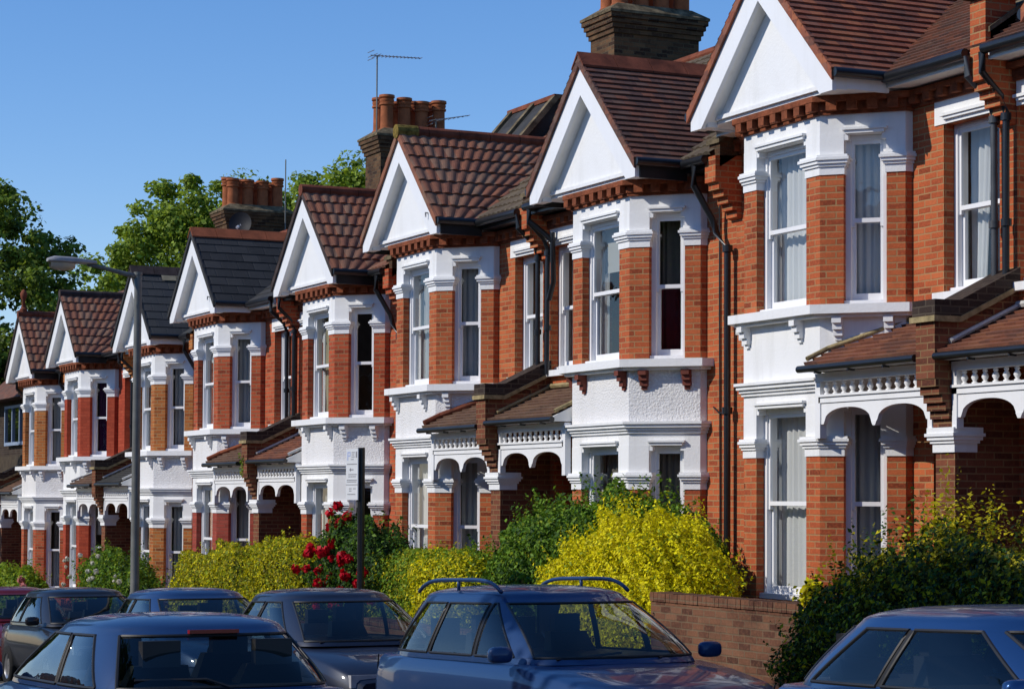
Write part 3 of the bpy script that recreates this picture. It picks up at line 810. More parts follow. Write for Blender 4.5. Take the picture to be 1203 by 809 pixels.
    if fl < 0:
        b = MB()
        xq = XW + 0.06
        b.tube([(xq + 0.25, -0.40, 5.95), (xq + 0.25, -0.40, 5.70), (xq + 0.22, -0.16, 5.3), (xq + 0.2, -0.12, 5.15), (xq - 0.02, -0.10, 4.92), (xq - 0.02, -0.10, -1.2)], 0.040, 10)
        for z in (4.9, 3.0, 1.1): b.tube([(xq - 0.02, -0.10, z), (xq - 0.02, -0.10, z + 0.08)], 0.062, 10)
        B(b, 'downpipe', M['black'], smooth=True, angle=40)
    if P.get('cable'):
        b = MB()
        b.tube([(-1.74, -0.02, 5.65), (-1.74, -0.02, 4.2), (-1.76, -0.02, 2.0), (-1.75, -0.02, -0.2)], 0.012, 5)
        b.tube([(-1.60, -0.02, 3.1), (-1.74, -0.02, 3.02), (-1.98, -0.02, 3.05)], 0.010, 5)
        B(b, 'cable', M['black'])
    # --- hall window lintel
    b = MB()
    b.box(1.80, XP - 0.14, -0.012, 0.02, 5.46, 5.705)
    b.box(1.98, 2.80, -0.045, 0.0, 5.50, 5.53)
    b.box(1.95, 2.83, -0.065, 0.0, 5.53, 5.56)
    B(b, 'lintel', WH)
    b = MB(); b.box(1.86, XP - 0.14, -0.09, 0.03, 3.67, 3.752)
    B(b, 'sill', WH)
    # --- rooms behind the glass
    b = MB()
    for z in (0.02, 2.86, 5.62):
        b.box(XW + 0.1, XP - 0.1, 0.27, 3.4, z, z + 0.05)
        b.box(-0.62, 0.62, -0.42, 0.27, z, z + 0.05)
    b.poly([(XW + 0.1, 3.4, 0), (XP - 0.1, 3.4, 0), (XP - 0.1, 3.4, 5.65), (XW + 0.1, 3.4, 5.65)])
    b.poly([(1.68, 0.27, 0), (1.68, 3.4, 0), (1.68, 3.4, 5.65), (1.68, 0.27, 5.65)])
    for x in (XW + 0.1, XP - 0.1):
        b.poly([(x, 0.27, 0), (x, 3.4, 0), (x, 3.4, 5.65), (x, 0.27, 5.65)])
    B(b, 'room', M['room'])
    # --- windows
    cur = P['curtains']
    W = 2 * (FX - OF0)
    F = ((-FX + OF0, -BD), (1, 0), (0, 1))
    # note: for mirrored houses the screen-right canted side is the local left one
    near = fl
    for name, fr, w, z0, z1 in (
            ('ug', F, W, 3.68, 5.462), ('gg', F, W, 0.60, 2.642)):
        window(root, fl, fr, w, z0, z1, cur.get(name), k * 10 + len(name))
    for sgn in (1, -1):
        p = cant(0.25)
        fr = ((p[0] * sgn, p[1]), (TD[0] * sgn, TD[1]), (NIN[0] * sgn, NIN[1]))
        tagk = 'c' if sgn == near else 'l'
        window(root, fl, fr, 0.45, 3.68, 5.462, cur.get('u' + tagk), k * 10 + 3)
        window(root, fl, fr, 0.45, 0.60, 2.642, cur.get('g' + tagk), k * 10 + 5)
    window(root, fl, ((1.94, 0.0), (1, 0), (0, 1)), 0.90, 3.75, 5.46, cur.get('h'), k * 10 + 7, deep=0.13)
    # --- porch
    b = MB()
    x0, x1 = FX + 0.10, XP - 0.16
    b.box(x0 - 0.06, x1, -0.80, -0.70, 2.885, 2.97)
    b.box(x0, x1, -0.79, -0.71, 2.665, 2.735)
    b.box(x0, x1, -0.81, -0.69, 2.725, 2.75)
    b.box(x0 - 0.06, x0 + 0.03, -0.79, -0.71, 2.30, 2.885)
    b.box(x1 - 0.07, x1, -0.79, -0.71, 2.34, 2.885)
    xm = (x0 + x1) / 2
    for (xa, xb) in ((x0 + 0.03, xm), (xm, x1 - 0.07)):
        cx = (xa + xb) / 2; hw = (xb - xa) / 2
        n = 22; lo = []; hi = []
        for i in range(n + 1):
            x = xa + (xb - xa) * i / n
            t = (x - cx) / (hw - 0.05)
            if abs(t) >= 1: z = 2.445
            else: z = 2.46 + 0.150 * math.sqrt(max(0, 1 - abs(t) ** 2.3))
            lo.append((x, z)); hi.append((x, 2.668))
        for y in (-0.775, -0.725):
            b.grid([[(p[0], y, p[1]) for p in lo], [(p[0], y, p[1]) for p in hi]])
        b.grid([[(p[0], -0.775, p[1]) for p in lo], [(p[0], -0.725, p[1]) for p in lo]])
    b.prism([(xm - 0.05, 2.46), (xm + 0.05, 2.46), (xm + 0.02, 2.41), (xm - 0.02, 2.41)], -0.78, -0.72, 'y')
    B(b, 'porch_arch', M['white_wood'])
    b = MB()
    n = 12
    for i in range(n):
        x = x0 + 0.10 + (x1 - x0 - 0.24) * i / (n - 1)
        b = MB()
        b.lathe([(0.030, 0), (0.030, 0.015), (0.016, 0.025), (0.035, 0.06), (0.027, 0.085), (0.015, 0.10), (0.026, 0.115), (0.018, 0.13), (0.030, 0.14)], (x, -0.75, 2.748), 8)
        B(b, 'baluster', M['white_wood'], smooth=True, angle=50)

    b = MB()
    slp = Vector((0, 1, 0.46)).normalized(); nmp = Vector((0, -0.46, 1)).normalized()
    Lp = 0.95 / slp.y
    def xleft(s):
        y = -0.95 + s * slp.y
        return 0.84 if y < -0.66 else 0.84 + 0.62 * (y + 0.66) / 0.66
    tiles(b, (0, -0.95, 3.055), (1, 0, 0), slp, xleft, lambda s: XP - 0.15, Lp, 0.115, 'plain', nmp, 0, jitter=0.008)
    B(b, 'porch_roof', [M[P['porch_mat']]])
    b = MB()
    zp = lambda y: 3.055 + 0.46 * (y + 0.95) + 0.05
    pts = [(xleft((y + 0.95) / slp.y), y, zp(y)) for y in (-0.92, -0.66, -0.33, 0.0)]
    pr = 0.045 if P['flash'] in ('ridge_red', 'ridge_bright') else 0.026
    b.tube(pts, pr, 8)
    b.tube([(XP - 0.17, y, zp(y)) for y in (-0.82, -0.4, 0.0)], 0.026, 6, 1)
    b.tube([(1.46, -0.02, zp(0)), (XP - 0.16, -0.02, zp(0))], 0.035, 6, 1)
    b.tube([pts[0], pts[1]], 0.02, 6)
    B(b, 'roof_flashing', [M[P['flash']], M[P.get('flash2', 'mortar')]])
    b = MB()
    b.tube([(0.78, -0.985, 3.01), (XP - 0.16, -0.985, 3.015)], 0.038, 10)
    b.box(0.84, XP - 0.16, -0.955, -0.93, 2.98, 3.05)
    for x in (1.1, 1.7, 2.3): b.box(x - 0.012, x + 0.012, -1.0, -0.92, 2.955, 2.975)
    B(b, 'porch_gutter', M['black'], smooth=True, angle=40)
    b = MB(); b.prism([(-0.95, 2.985), (-0.62, 2.985), (-0.62, 3.055 + 0.46 * 0.33), (-0.95, 3.05)], 0.80, 0.845, 'x')
    B(b, 'roof_cheek', M['white_soffit'])
    b = MB()
    b.poly([(0.80, -0.93, 2.985), (XP, -0.93, 2.985), (XP, 0, 2.985), (0.80, 0, 2.985)])
    B(b, 'porch_ceiling', M['white_soffit'])
    b = MB()
    b.box(0.95, XP - 0.1, -0.95, 0.5, -0.35, 0.03)
    b.box(1.3, XP - 0.2, -1.3, -0.95, -0.5, -0.13)
    b.box(1.3, XP - 0.2, -2.6, -1.3, -0.9, -0.27)
    B(b, 'porch_step', M['floor_tile'])
    # door
    b = MB()
    b.box(1.76, 2.70, 0.42, 0.47, 0.05, 2.5)
    for (xa, xb) in ((1.80, 2.20), (2.26, 2.66)):
        for (za, zb) in ((0.2, 0.9), (1.05, 1.85)):
            b.box(xa + 0.04, xb - 0.04, 0.405, 0.42, za, zb)
    d = B(b, 'door', M['door_dark'])
    b = MB()
    b.tube([(2.60, 0.40, 1.0), (2.60, 0.34, 1.0)], 0.03, 8)
    B(b, 'handle', M['alu'], d)
    # --- party parapets, porch partition, chimney: carried by the even houses
    if fl < 0:
        for xc in (XP, XW):
            b = MB()
            h = 0.12
            st = [(-0.0, 5.28)]
            for i in range(5):
                z = 5.30 + i * 0.078; y = -0.07 - 0.06 * i
                st += [(y, z), (y, z + 0.078)]
            tall = 0.48 if (k == 0 and xc == XP) else 0.0
            b.prism(st + [(-0.36, 5.70), (-0.36, 6.0 + tall), (0.0, 6.02 + tall), (0.0, 5.3)], xc - h, xc + h, 'x')
            zl = lambda y: 6.03 + MS * (y + 0.36)
            b.prism([(-0.30, zl(-0.30) - 0.2), (-0.30, zl(-0.30) + 0.10), (4.35, zl(4.35) + 0.16), (4.35, zl(4.3) - 0.3)], xc - h, xc + h, 'x', 2)
            b.prism([(-0.33, zl(-0.33) + 0.10), (-0.33, zl(-0.33) + 0.15), (4.37, zl(4.37) + 0.22), (4.37, zl(4.37) + 0.16)], xc - h - 0.03, xc + h + 0.03, 'x', 1)
            if tall:
                b.box(xc - h - 0.05, xc + h + 0.05, -0.42, 0.05, 6.02 + tall, 6.09 + tall, 2)
            B(b, 'party_parapet', [br, M['stone'], M['brick_stock']])
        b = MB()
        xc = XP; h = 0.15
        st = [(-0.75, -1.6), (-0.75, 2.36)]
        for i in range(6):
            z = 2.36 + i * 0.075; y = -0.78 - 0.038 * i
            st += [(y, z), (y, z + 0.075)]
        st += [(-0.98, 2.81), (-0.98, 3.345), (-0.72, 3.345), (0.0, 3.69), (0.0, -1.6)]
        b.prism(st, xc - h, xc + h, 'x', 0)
        B(b, 'porch_partition', [M['brick_brown']])
        b = MB()
        b.prism([(-1.02, 3.345), (-1.02, 3.40), (-0.71, 3.40), (0.0, 3.74), (0.0, 3.69), (-0.71, 3.345)], xc - h - 0.05, xc + h + 0.05, 'x', 1)
        b.prism([(-1.0, 3.40), (-1.0, 3.555), (-0.71, 3.555), (0.0, 3.90), (0.0, 3.74), (-0.71, 3.40)], xc - h - 0.03, xc + h + 0.03, 'x', 0)
        B(b, 'parapet_coping', [M[P.get('coping', 'brick_dark')], M['mortar']])
        b = MB()
        pp = [(xc - 0.16, -0.76), (xc + 0.16, -0.76), (xc + 0.16, -0.52), (xc - 0.16, -0.52)]
        for (o, z0, z1) in ((0.012, 0.0, 0.085), (0.030, 0.085, 0.115), (0.050, 0.115, 0.150), (0.068, 0.150, 0.180), (0.052, 0.180, 0.235)):
            b.prism(offset_poly(pp, o), 2.12 + z0, 2.12 + z1)
        B(b, 'pier_capital', WH)
        if P.get('dormer'):
            b = MB()
            b.prism([(2.7, 7.9), (4.15, 9.58), (4.9, 9.58), (4.9, 7.9)], XP - 1.9, XP - 0.1, 'x', 0)
            for x in (XP - 1.95, XP - 0.15, XP - 1.1): b.prism([(2.62, 7.9), (4.12, 9.63), (4.25, 9.63), (2.75, 7.9)], x - 0.07, x + 0.07, 'x', 1)
            b.box(XP - 2.0, XP, 4.12, 4.3, 9.58, 9.66, 2)
            B(b, 'roof_dormer', [M['slate'], M['stone'], M['ridge_red']])
        if P.get('chimney'):
            cz = P['chimney']
            b = MB()
            # local x is mirrored: the stack stands on this house's side of the bay-side party wall
            xa, xb = XW - 0.05, XW + 0.80
            ya, yb = 3.68, 5.30
            b.box(xa, xb, ya, yb, 7.0, 9.62 + cz)
            for i, (o, z0) in enumerate(((0.03, 9.62), (0.06, 9.70), (0.09, 9.78), (0.12, 9.86))):
                b.box(xa - o, xb + o, ya - o, yb + o, z0 + cz, z0 + cz + 0.082)
            ch = B(b, 'chimney', M['brick_stock'])
            b = MB()
            o = 0.14
            lo = [(xa - o, ya - o, 9.942 + cz), (xb + o, ya - o, 9.942 + cz), (xb + o, yb + o, 9.942 + cz), (xa - o, yb + o, 9.942 + cz)]
            md = [(p[0], p[1], 9.985 + cz) for p in lo]
            hi = [(xa + 0.06, ya + 0.1, 10.14 + cz), (xb - 0.06, ya + 0.1, 10.14 + cz), (xb - 0.06, yb - 0.1, 10.14 + cz), (xa + 0.06, yb - 0.1, 10.14 + cz)]
            b.hexa(lo + md); b.hexa([(p[0], p[1], 9.986 + cz) for p in lo] + hi)
            B(b, 'chimney_cap', M['stone'], ch)
            rr = random.Random(k)
            for j in range(4):
                for i in range(2):
                    b = MB()
                    px = xa + 0.22 + i * 0.41; py = ya + 0.22 + j * 0.395
                    hh = 0.72 + rr.uniform(-0.05, 0.05); r = 0.135
                    b.lathe([(r + 0.02, 0.0), (r + 0.02, 0.04), (r, 0.06), (r - 0.005, hh - 0.22), (r + 0.025, hh - 0.21), (r + 0.025, hh - 0.17), (r, hh - 0.16),
                             (r + 0.02, hh - 0.12), (r + 0.02, hh - 0.09), (r, hh - 0.08), (r + 0.035, hh - 0.05), (r + 0.03, hh), (r - 0.02, hh)], (px, py, 10.10 + cz), 18, 0)
                    b.lathe([(r - 0.02, 0), (r - 0.02, 0.004)], (px, py, 10.10 + cz + hh - 0.002), 18, 1)
                    B(b, 'chimney_pot', [M['pot'], M['pot_dark']], ch, smooth=True, angle=35)
    if P.get('finial'):
        b = MB()
        b.lathe([(0.09, 0), (0.09, 0.12), (0.05, 0.16), (0.045, 0.35), (0.07, 0.40), (0.09, 0.5), (0.05, 0.58), (0.0, 0.62)], (0, -0.9, zt(0) + 0.02), 10)
        B(b, 'finial', M['ridge_red'], smooth=True, angle=40)
    return root

C_net = {'ug': ('full', 'net'), 'uc': ('full', 'net'), 'ul': ('full', 'net'), 'h': ('pair', 'net'), 'gg': ('full', 'net'), 'gc': ('full', 'net_grey'), 'gl': ('full', 'net')}
HOUSES = {
 0: dict(label='red brick house cut off by the right edge, only its porch and parapet in view', brick='brick_orange', gable_kind='plain', gable_mat='plain_red', main_kind='plain', main_mat='plain_brown', verge='plain_red', ridge=('ridge_red', 'flat'), porch_mat='porch_red', flash='lead', flash2='lead', curtains=C_net, coping='brick_dark'),
 1: dict(label='nearest complete house, plain red tiled gable and white net curtains in every window', brick='brick_orange', gable_kind='plain', gable_mat='plain_red', main_kind='plain', main_mat='plain_brown', verge='plain_red', ridge=('ridge_red', 'flat'), porch_mat='porch_red', flash='mortar', curtains=C_net, apron='white', pipe_mat='grey_pipe'),
 2: dict(label='house with plain brown tiled gable and dark red sill brackets, behind the yellow bush', brick='brick_orange', gable_kind='plain', gable_mat='plain_brown', main_kind='roman', main_mat='roman_main', verge='plain_brown', ridge=('ridge_red', 'flat'), porch_mat='porch_brown', flash='mortar', curtains={'ug': ('blind', 'blind'), 'uc': [('right', 'cream'), ('lower', 'maroon'), ('full', 'dim')], 'ul': ('full', 'net'), 'h': ('full', 'net'), 'gg': [('left', 'net'), ('full', 'dim')], 'gc': ('full', 'dim')}, apron='pebble', red_brackets=True, cable=True, fascia='black', second_pipe=True, pipe_x=2.70),
 3: dict(label='house with ribbed brown gable tiles and yellow lichen on its ridge end', brick='brick_orange', gable_kind='roman', gable_mat='roman', main_kind='roman', main_mat='roman_main', verge='roman', ridge=('ridge_red', 'round'), porch_mat='porch_brown', flash='ridge_red', lichen=True, fascia='black', curtains={'ug': ('full', 'net_grey'), 'uc': ('full', 'net_grey'), 'ul': ('full', 'net'), 'h': ('full', 'net'), 'gg': ('pair', 'net'), 'gc': ('full', 'net_grey'), 'gl': ('full', 'net')}, apron='pebble'),
 4: dict(label='house with ribbed brown gable tiles behind the red roses and the parking sign', brick='brick_red', gable_kind='roman', gable_mat='roman', main_kind='roman', main_mat='roman', verge='ridge_dark', ridge=('ridge_red', 'round'), porch_mat='porch_red', flash='lead', flash2='lead', curtains={'ug': ('pair', 'cream'), 'uc': None, 'ul': None, 'h': ('left', 'net_grey'), 'gg': ('full', 'net_grey'), 'gc': ('left', 'net_grey')}, apron='pebble', chimney=0.52, dormer=True, coping='brick_dark', fascia='black'),
 5: dict(label='house with dark slate gable roof and a bright terracotta ridge, rose painted lower piers', brick='brick_red', lower_brick='brick_rose', gable_kind='slate', gable_mat='slate', main_kind='slate', main_mat='slate', verge='slate', ridge=('ridge_bright', 'flat'), porch_mat='porch_brown', flash='ridge_bright', curtains={'ug': ('full', 'net_grey'), 'uc': ('full', 'net_grey'), 'ul': ('full', 'net'), 'h': ('left', 'net'), 'gg': ('full', 'net_grey'), 'gc': ('full', 'net_grey')}, apron='pebble'),
 6: dict(label='amber brick house with grey slate gable patched with pale slates, behind the lamp post', brick='brick_tan', gable_kind='slate', gable_mat='slate_patch', main_kind='slate', main_mat='slate_patch', verge='slate', ridge=('ridge_dark', 'flat'), porch_mat='slate_patch', flash='lead', flash2='lead', patch=True, curtains={'ug': ('full', 'net_grey'), 'uc': ('full', 'net_grey'), 'ul': ('full', 'net'), 'h': ('full', 'net'), 'gg': ('lower', 'net'), 'gc': ('full', 'net_grey')}, apron='pebble', chimney=0.34),
 7: dict(label='house with smooth bright red painted brickwork and a purple curtain upstairs', brick='brick_paint', gable_kind='roman', gable_mat='roman', main_kind='roman', main_mat='roman', verge='ridge_dark', ridge=('ridge_dark', 'round'), porch_mat='porch_brown', flash='lead', curtains={'ug': ('full', 'net'), 'uc': ('full', 'purple'), 'ul': ('full', 'purple'), 'h': ('full', 'net'), 'gg': ('full', 'net'), 'gc': ('blind', 'net')}, apron='white', fascia='black'),
 8: dict(label='farthest white gabled house at the left end of the row with a small terracotta finial', brick='brick_tan', gable_kind='roman', gable_mat='roman', main_kind='roman', main_mat='roman', verge='ridge_dark', ridge=('ridge_red', 'round'), porch_mat='porch_brown', flash='lead', finial=True, lower_brick='brick_red', fascia='black', curtains={'ug': ('full', 'net_grey'), 'uc': ('full', 'net_grey'), 'ul': ('full', 'net'), 'h': ('full', 'net'), 'gg': ('full', 'net'), 'gc': [('lower', 'net_grey'), ('full', 'dim')]}, apron='pebble', chimney=0.16),
}
for k in range(9):
    house(k, HOUSES[k])

# the terrace across the street, behind the camera: it is what the panes and cars reflect
def opposite():
    root = empty('opposite_house', (8.0, -18.5, 0.0), 0, 'brick house with tiled roof across the street, behind the viewer', 'house', 'houses across the street')
    b = MB()
    b.box(-2.55, 2.55, -8.0, 0.0, -3.0, 5.6)
    b.prism([(-1.2, -3.0), (1.2, -3.0), (0.8, 0.0), (-0.8, 0.0)][0:0] or [(-1.3, 0.0), (1.3, 0.0), (0.8, 0.7), (-0.8, 0.7)], -3.0, 5.6, 'z')
    b.build('wall', M['brick_red'], root)
    b = MB(); b.prism([(-8.4, 5.5), (0.4, 5.5), (-4.0, 8.4)], -2.56, 2.56, 'x'); b.build('roof', M['plain_brown'], root)
    for (x, z) in ((0, 0.9), (0, 3.6), (1.9, 3.6)):
        b = MB(); y = 0.71 if x == 0 else 0.01
        b.box(x - 0.45, x + 0.45, y, y + 0.05, z, z + 1.7); w_ = b.build('window', M['white_wood'], root)
        b = MB(); b.poly([(x - 0.38, y + 0.055, z + 0.08), (x + 0.38, y + 0.055, z + 0.08), (x + 0.38, y + 0.055, z + 1.62), (x - 0.38, y + 0.055, z + 1.62)]); b.build('pane', M['car_glass'], w_)
    b = MB(); b.box(1.4, 2.3, 0.01, 0.06, 0.0, 2.2); b.build('door', M['door_dark'], root)
    return root
def copy_tree(o, parent=None):
    c = o.copy(); COL.objects.link(c)
    if parent is not None: c.parent = parent
    for ch in list(o.children): copy_tree(ch, c)
    return c
opp = opposite(); opp.location.z = zr(8.0) + 0.3
for i in range(1, 15):
    c = copy_tree(opp); x = 8.0 - 5.12 * i
    c.location = (x, -18.5, zr(x) + 0.3)

# raised front gardens, one level per pair of houses
b = MB()
bounds = [(-11.0, -17.215, 0.0), (-17.215, -22.28, 0.0), (-22.28, -27.32, -0.335), (-27.32, -32.36, -0.371), (-32.36, -37.52, -0.7225), (-37.52, -42.7, -0.7426), (-42.7, -47.81, -1.076), (-47.81, -52.96, -1.0976), (-52.96, -58.5, -1.262)]
for (xa, xb, dz) in bounds:
    b.box(xb, xa, -2.55, 0.02, dz - 2.0, dz - 0.30)
tag(b.build('garden_ground', M['soil']), kind='structure')

# garden walls
def garden_wall(xa, xb, ztop, label, pier=True):
    b = MB()
    y0, y1 = -2.75, -2.52
    zb = zr(min(xa, xb)) - 0.2
    b.box(xa, xb, y0, y1, zb, ztop - 0.09)
    b.box(xa, xb, y0 - 0.0, y1, ztop - 0.088, ztop - 0.085)
    o = b.build('garden_wall', M['brick_garden'])
    n = int((xb - xa) / 0.078)
    c = MB()
    rr = random.Random(int(xa * 10))
    for i in range(n):
        x = xa + (xb - xa) * i / n
        c.box(x + 0.003, x + (xb - xa) / n - 0.003, y0 - 0.015 + rr.uniform(-.003, .003), y1 + 0.015, ztop - 0.084, ztop + rr.uniform(-.004, .004))
    c.build('coping', M['brick_garden'], o)
    return tag(o, label, 'wall', 'low brick garden walls')
garden_wall(-19.35, -16.2, 0.74, 'low brick garden wall with brick-on-edge coping, between the yellow bush and the dark right hedge')
garden_wall(-27.2, -19.2, 0.10, 'low brick garden wall running below the green shrub and the yellow bush')
garden_wall(-32.3, -28.6, -0.10, 'low brick garden wall under the red rose bush')
garden_wall(-37.4, -33.4, -0.40, 'low brick garden wall below the clipped golden hedge')
garden_wall(-47.6, -43.0, -0.55, 'low brick garden wall below the white flowering bush')

# ------------------------------------------------------------------ end house beyond the row (set at the corner, in shade)
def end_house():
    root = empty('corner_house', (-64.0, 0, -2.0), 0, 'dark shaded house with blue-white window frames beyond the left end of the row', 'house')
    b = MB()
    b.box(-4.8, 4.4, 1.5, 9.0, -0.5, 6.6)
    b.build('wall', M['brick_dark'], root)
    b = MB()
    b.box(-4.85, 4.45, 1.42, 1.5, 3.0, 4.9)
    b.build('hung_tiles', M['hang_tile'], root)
    b = MB()
    b.prism([(0.9, 6.55), (9.6, 6.55), (5.25, 10.2)], -5.2, 4.8, 'x')
    b.build('roof', M['plain_brown'], root)
    for (x0, x1, z0, z1) in ((1.6, 3.8, 5.2, 6.4), (-3.4, -0.4, 5.2, 6.4), (1.6, 3.8, 2.0, 3.0), (-3.4, -0.4, 1.0, 2.9), (2.7, 3.9, 3.4, 4.6)):
        b = MB()
        n = 3
        y0, y1 = 1.36, 1.44
        b.box(x0, x1, y0, y1, z0, z0 + 0.1); b.box(x0, x1, y0, y1, z1 - 0.08, z1)
        for i in range(n + 1):
            x = x0 + (x1 - x0 - 0.08) * i / n
            b.box(x, x + 0.08, y0 + 0.002, y1, z0 + 0.1, z1 - 0.08)
        w = b.build('window', M['wood_blue'], root)
        b = MB(); b.poly([(x0, 1.41, z0), (x1, 1.41, z0), (x1, 1.41, z1), (x0, 1.41, z1)])
        b.build('pane', M['car_glass'], w)
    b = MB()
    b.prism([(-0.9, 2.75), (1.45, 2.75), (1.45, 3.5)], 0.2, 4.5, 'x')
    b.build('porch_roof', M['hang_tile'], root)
    for x in (0.35, 2.3, 4.3):
        b = MB(); b.box(x - 0.06, x + 0.06, -0.8, -0.68, -0.4, 2.75)
        b.build('porch_post', M['white_wood'], root)
    b = MB(); b.box(2.6, 3.5, 1.40, 1.47, -0.3, 1.8); b.build('door', M['bracket_red'], root)
end_house()

# ------------------------------------------------------------------ foliage
def leaf_mesh(pts, nrm, size, rng, mats_n, weights, aspect=0.55):
    n = len(pts)
    rv = rng.normal(size=(n, 3))
    nn = nrm + rv * 0.62
    nn /= np.linalg.norm(nn, axis=1)[:, None] + 1e-9
    t = np.cross(nn, rng.normal(size=(n, 3))); t /= np.linalg.norm(t, axis=1)[:, None] + 1e-9
    s = np.cross(nn, t)
    sz = size * rng.uniform(0.45, 1.5, size=n)[:, None]
    v = np.empty((n, 4, 3))
    v[:, 0] = pts - t * sz * 0.5
    v[:, 1] = pts + s * sz * aspect * 0.5 + nn * sz * 0.08
    v[:, 2] = pts + t * sz * 0.5
    v[:, 3] = pts - s * sz * aspect * 0.5 + nn * sz * 0.08
    mi = rng.choice(mats_n, size=n, p=weights)
    return v.reshape(-1, 3), mi

def mesh_from_quads(name, v, mi, mats, parent=None):
    n = len(v) // 4
    me = bpy.data.meshes.new(name)
    me.vertices.add(len(v)); me.vertices.foreach_set('co', v.astype(np.float32).ravel())
    me.loops.add(n * 4); me.loops.foreach_set('vertex_index', np.arange(n * 4, dtype=np.int32))
    me.polygons.add(n); me.polygons.foreach_set('loop_start', np.arange(0, n * 4, 4, dtype=np.int32))
    me.polygons.foreach_set('loop_total', np.full(n, 4, dtype=np.int32))
    for m in mats: me.materials.append(m)
    me.polygons.foreach_set('material_index', mi.astype(np.int32))
    me.update(calc_edges=True)
    me.validate()
    o = bpy.data.objects.new(name, me); COL.objects.link(o)
    if parent is not None: o.parent = parent
    return o

def lump_surface(c, r, n, rng, power, lump, depth):
    """points in an outer shell of a superellipsoid with lumpy radius"""
    d = rng.normal(size=(n, 3)); d /= np.linalg.norm(d, axis=1)[:, None]
    k = (np.abs(d / 1.0) ** power).sum(axis=1) ** (-1.0 / power)
    ph = rng.uniform(0, 6.28, size=(6,)); fq = rng.uniform(2.5, 7.0, size=(6, 3))
    w = sum(np.sin(d @ fq[i] + ph[i]) for i in range(6)) / 4.2
    fq2 = rng.uniform(9.0, 20.0, size=(5, 3)); w = w + 0.6 * sum(np.sin(d @ fq2[i] + ph[i]) for i in range(5)) / 4
    rr = k * (1 + lump * w) * (1 - depth * rng.random(n) ** 1.6)
    p = np.array(c) + d * rr[:, None] * np.array(r)
    nr = d / np.array(r); nr /= np.linalg.norm(nr, axis=1)[:, None]
    return p, nr

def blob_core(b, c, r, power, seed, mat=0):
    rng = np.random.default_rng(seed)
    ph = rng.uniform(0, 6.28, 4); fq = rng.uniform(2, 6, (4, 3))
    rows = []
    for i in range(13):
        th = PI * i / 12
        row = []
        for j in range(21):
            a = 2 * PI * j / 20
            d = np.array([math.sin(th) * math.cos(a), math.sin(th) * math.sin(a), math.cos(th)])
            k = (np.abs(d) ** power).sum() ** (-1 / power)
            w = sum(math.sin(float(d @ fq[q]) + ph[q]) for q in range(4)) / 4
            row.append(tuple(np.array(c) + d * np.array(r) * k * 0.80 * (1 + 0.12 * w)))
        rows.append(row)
    b.grid(rows, mat)

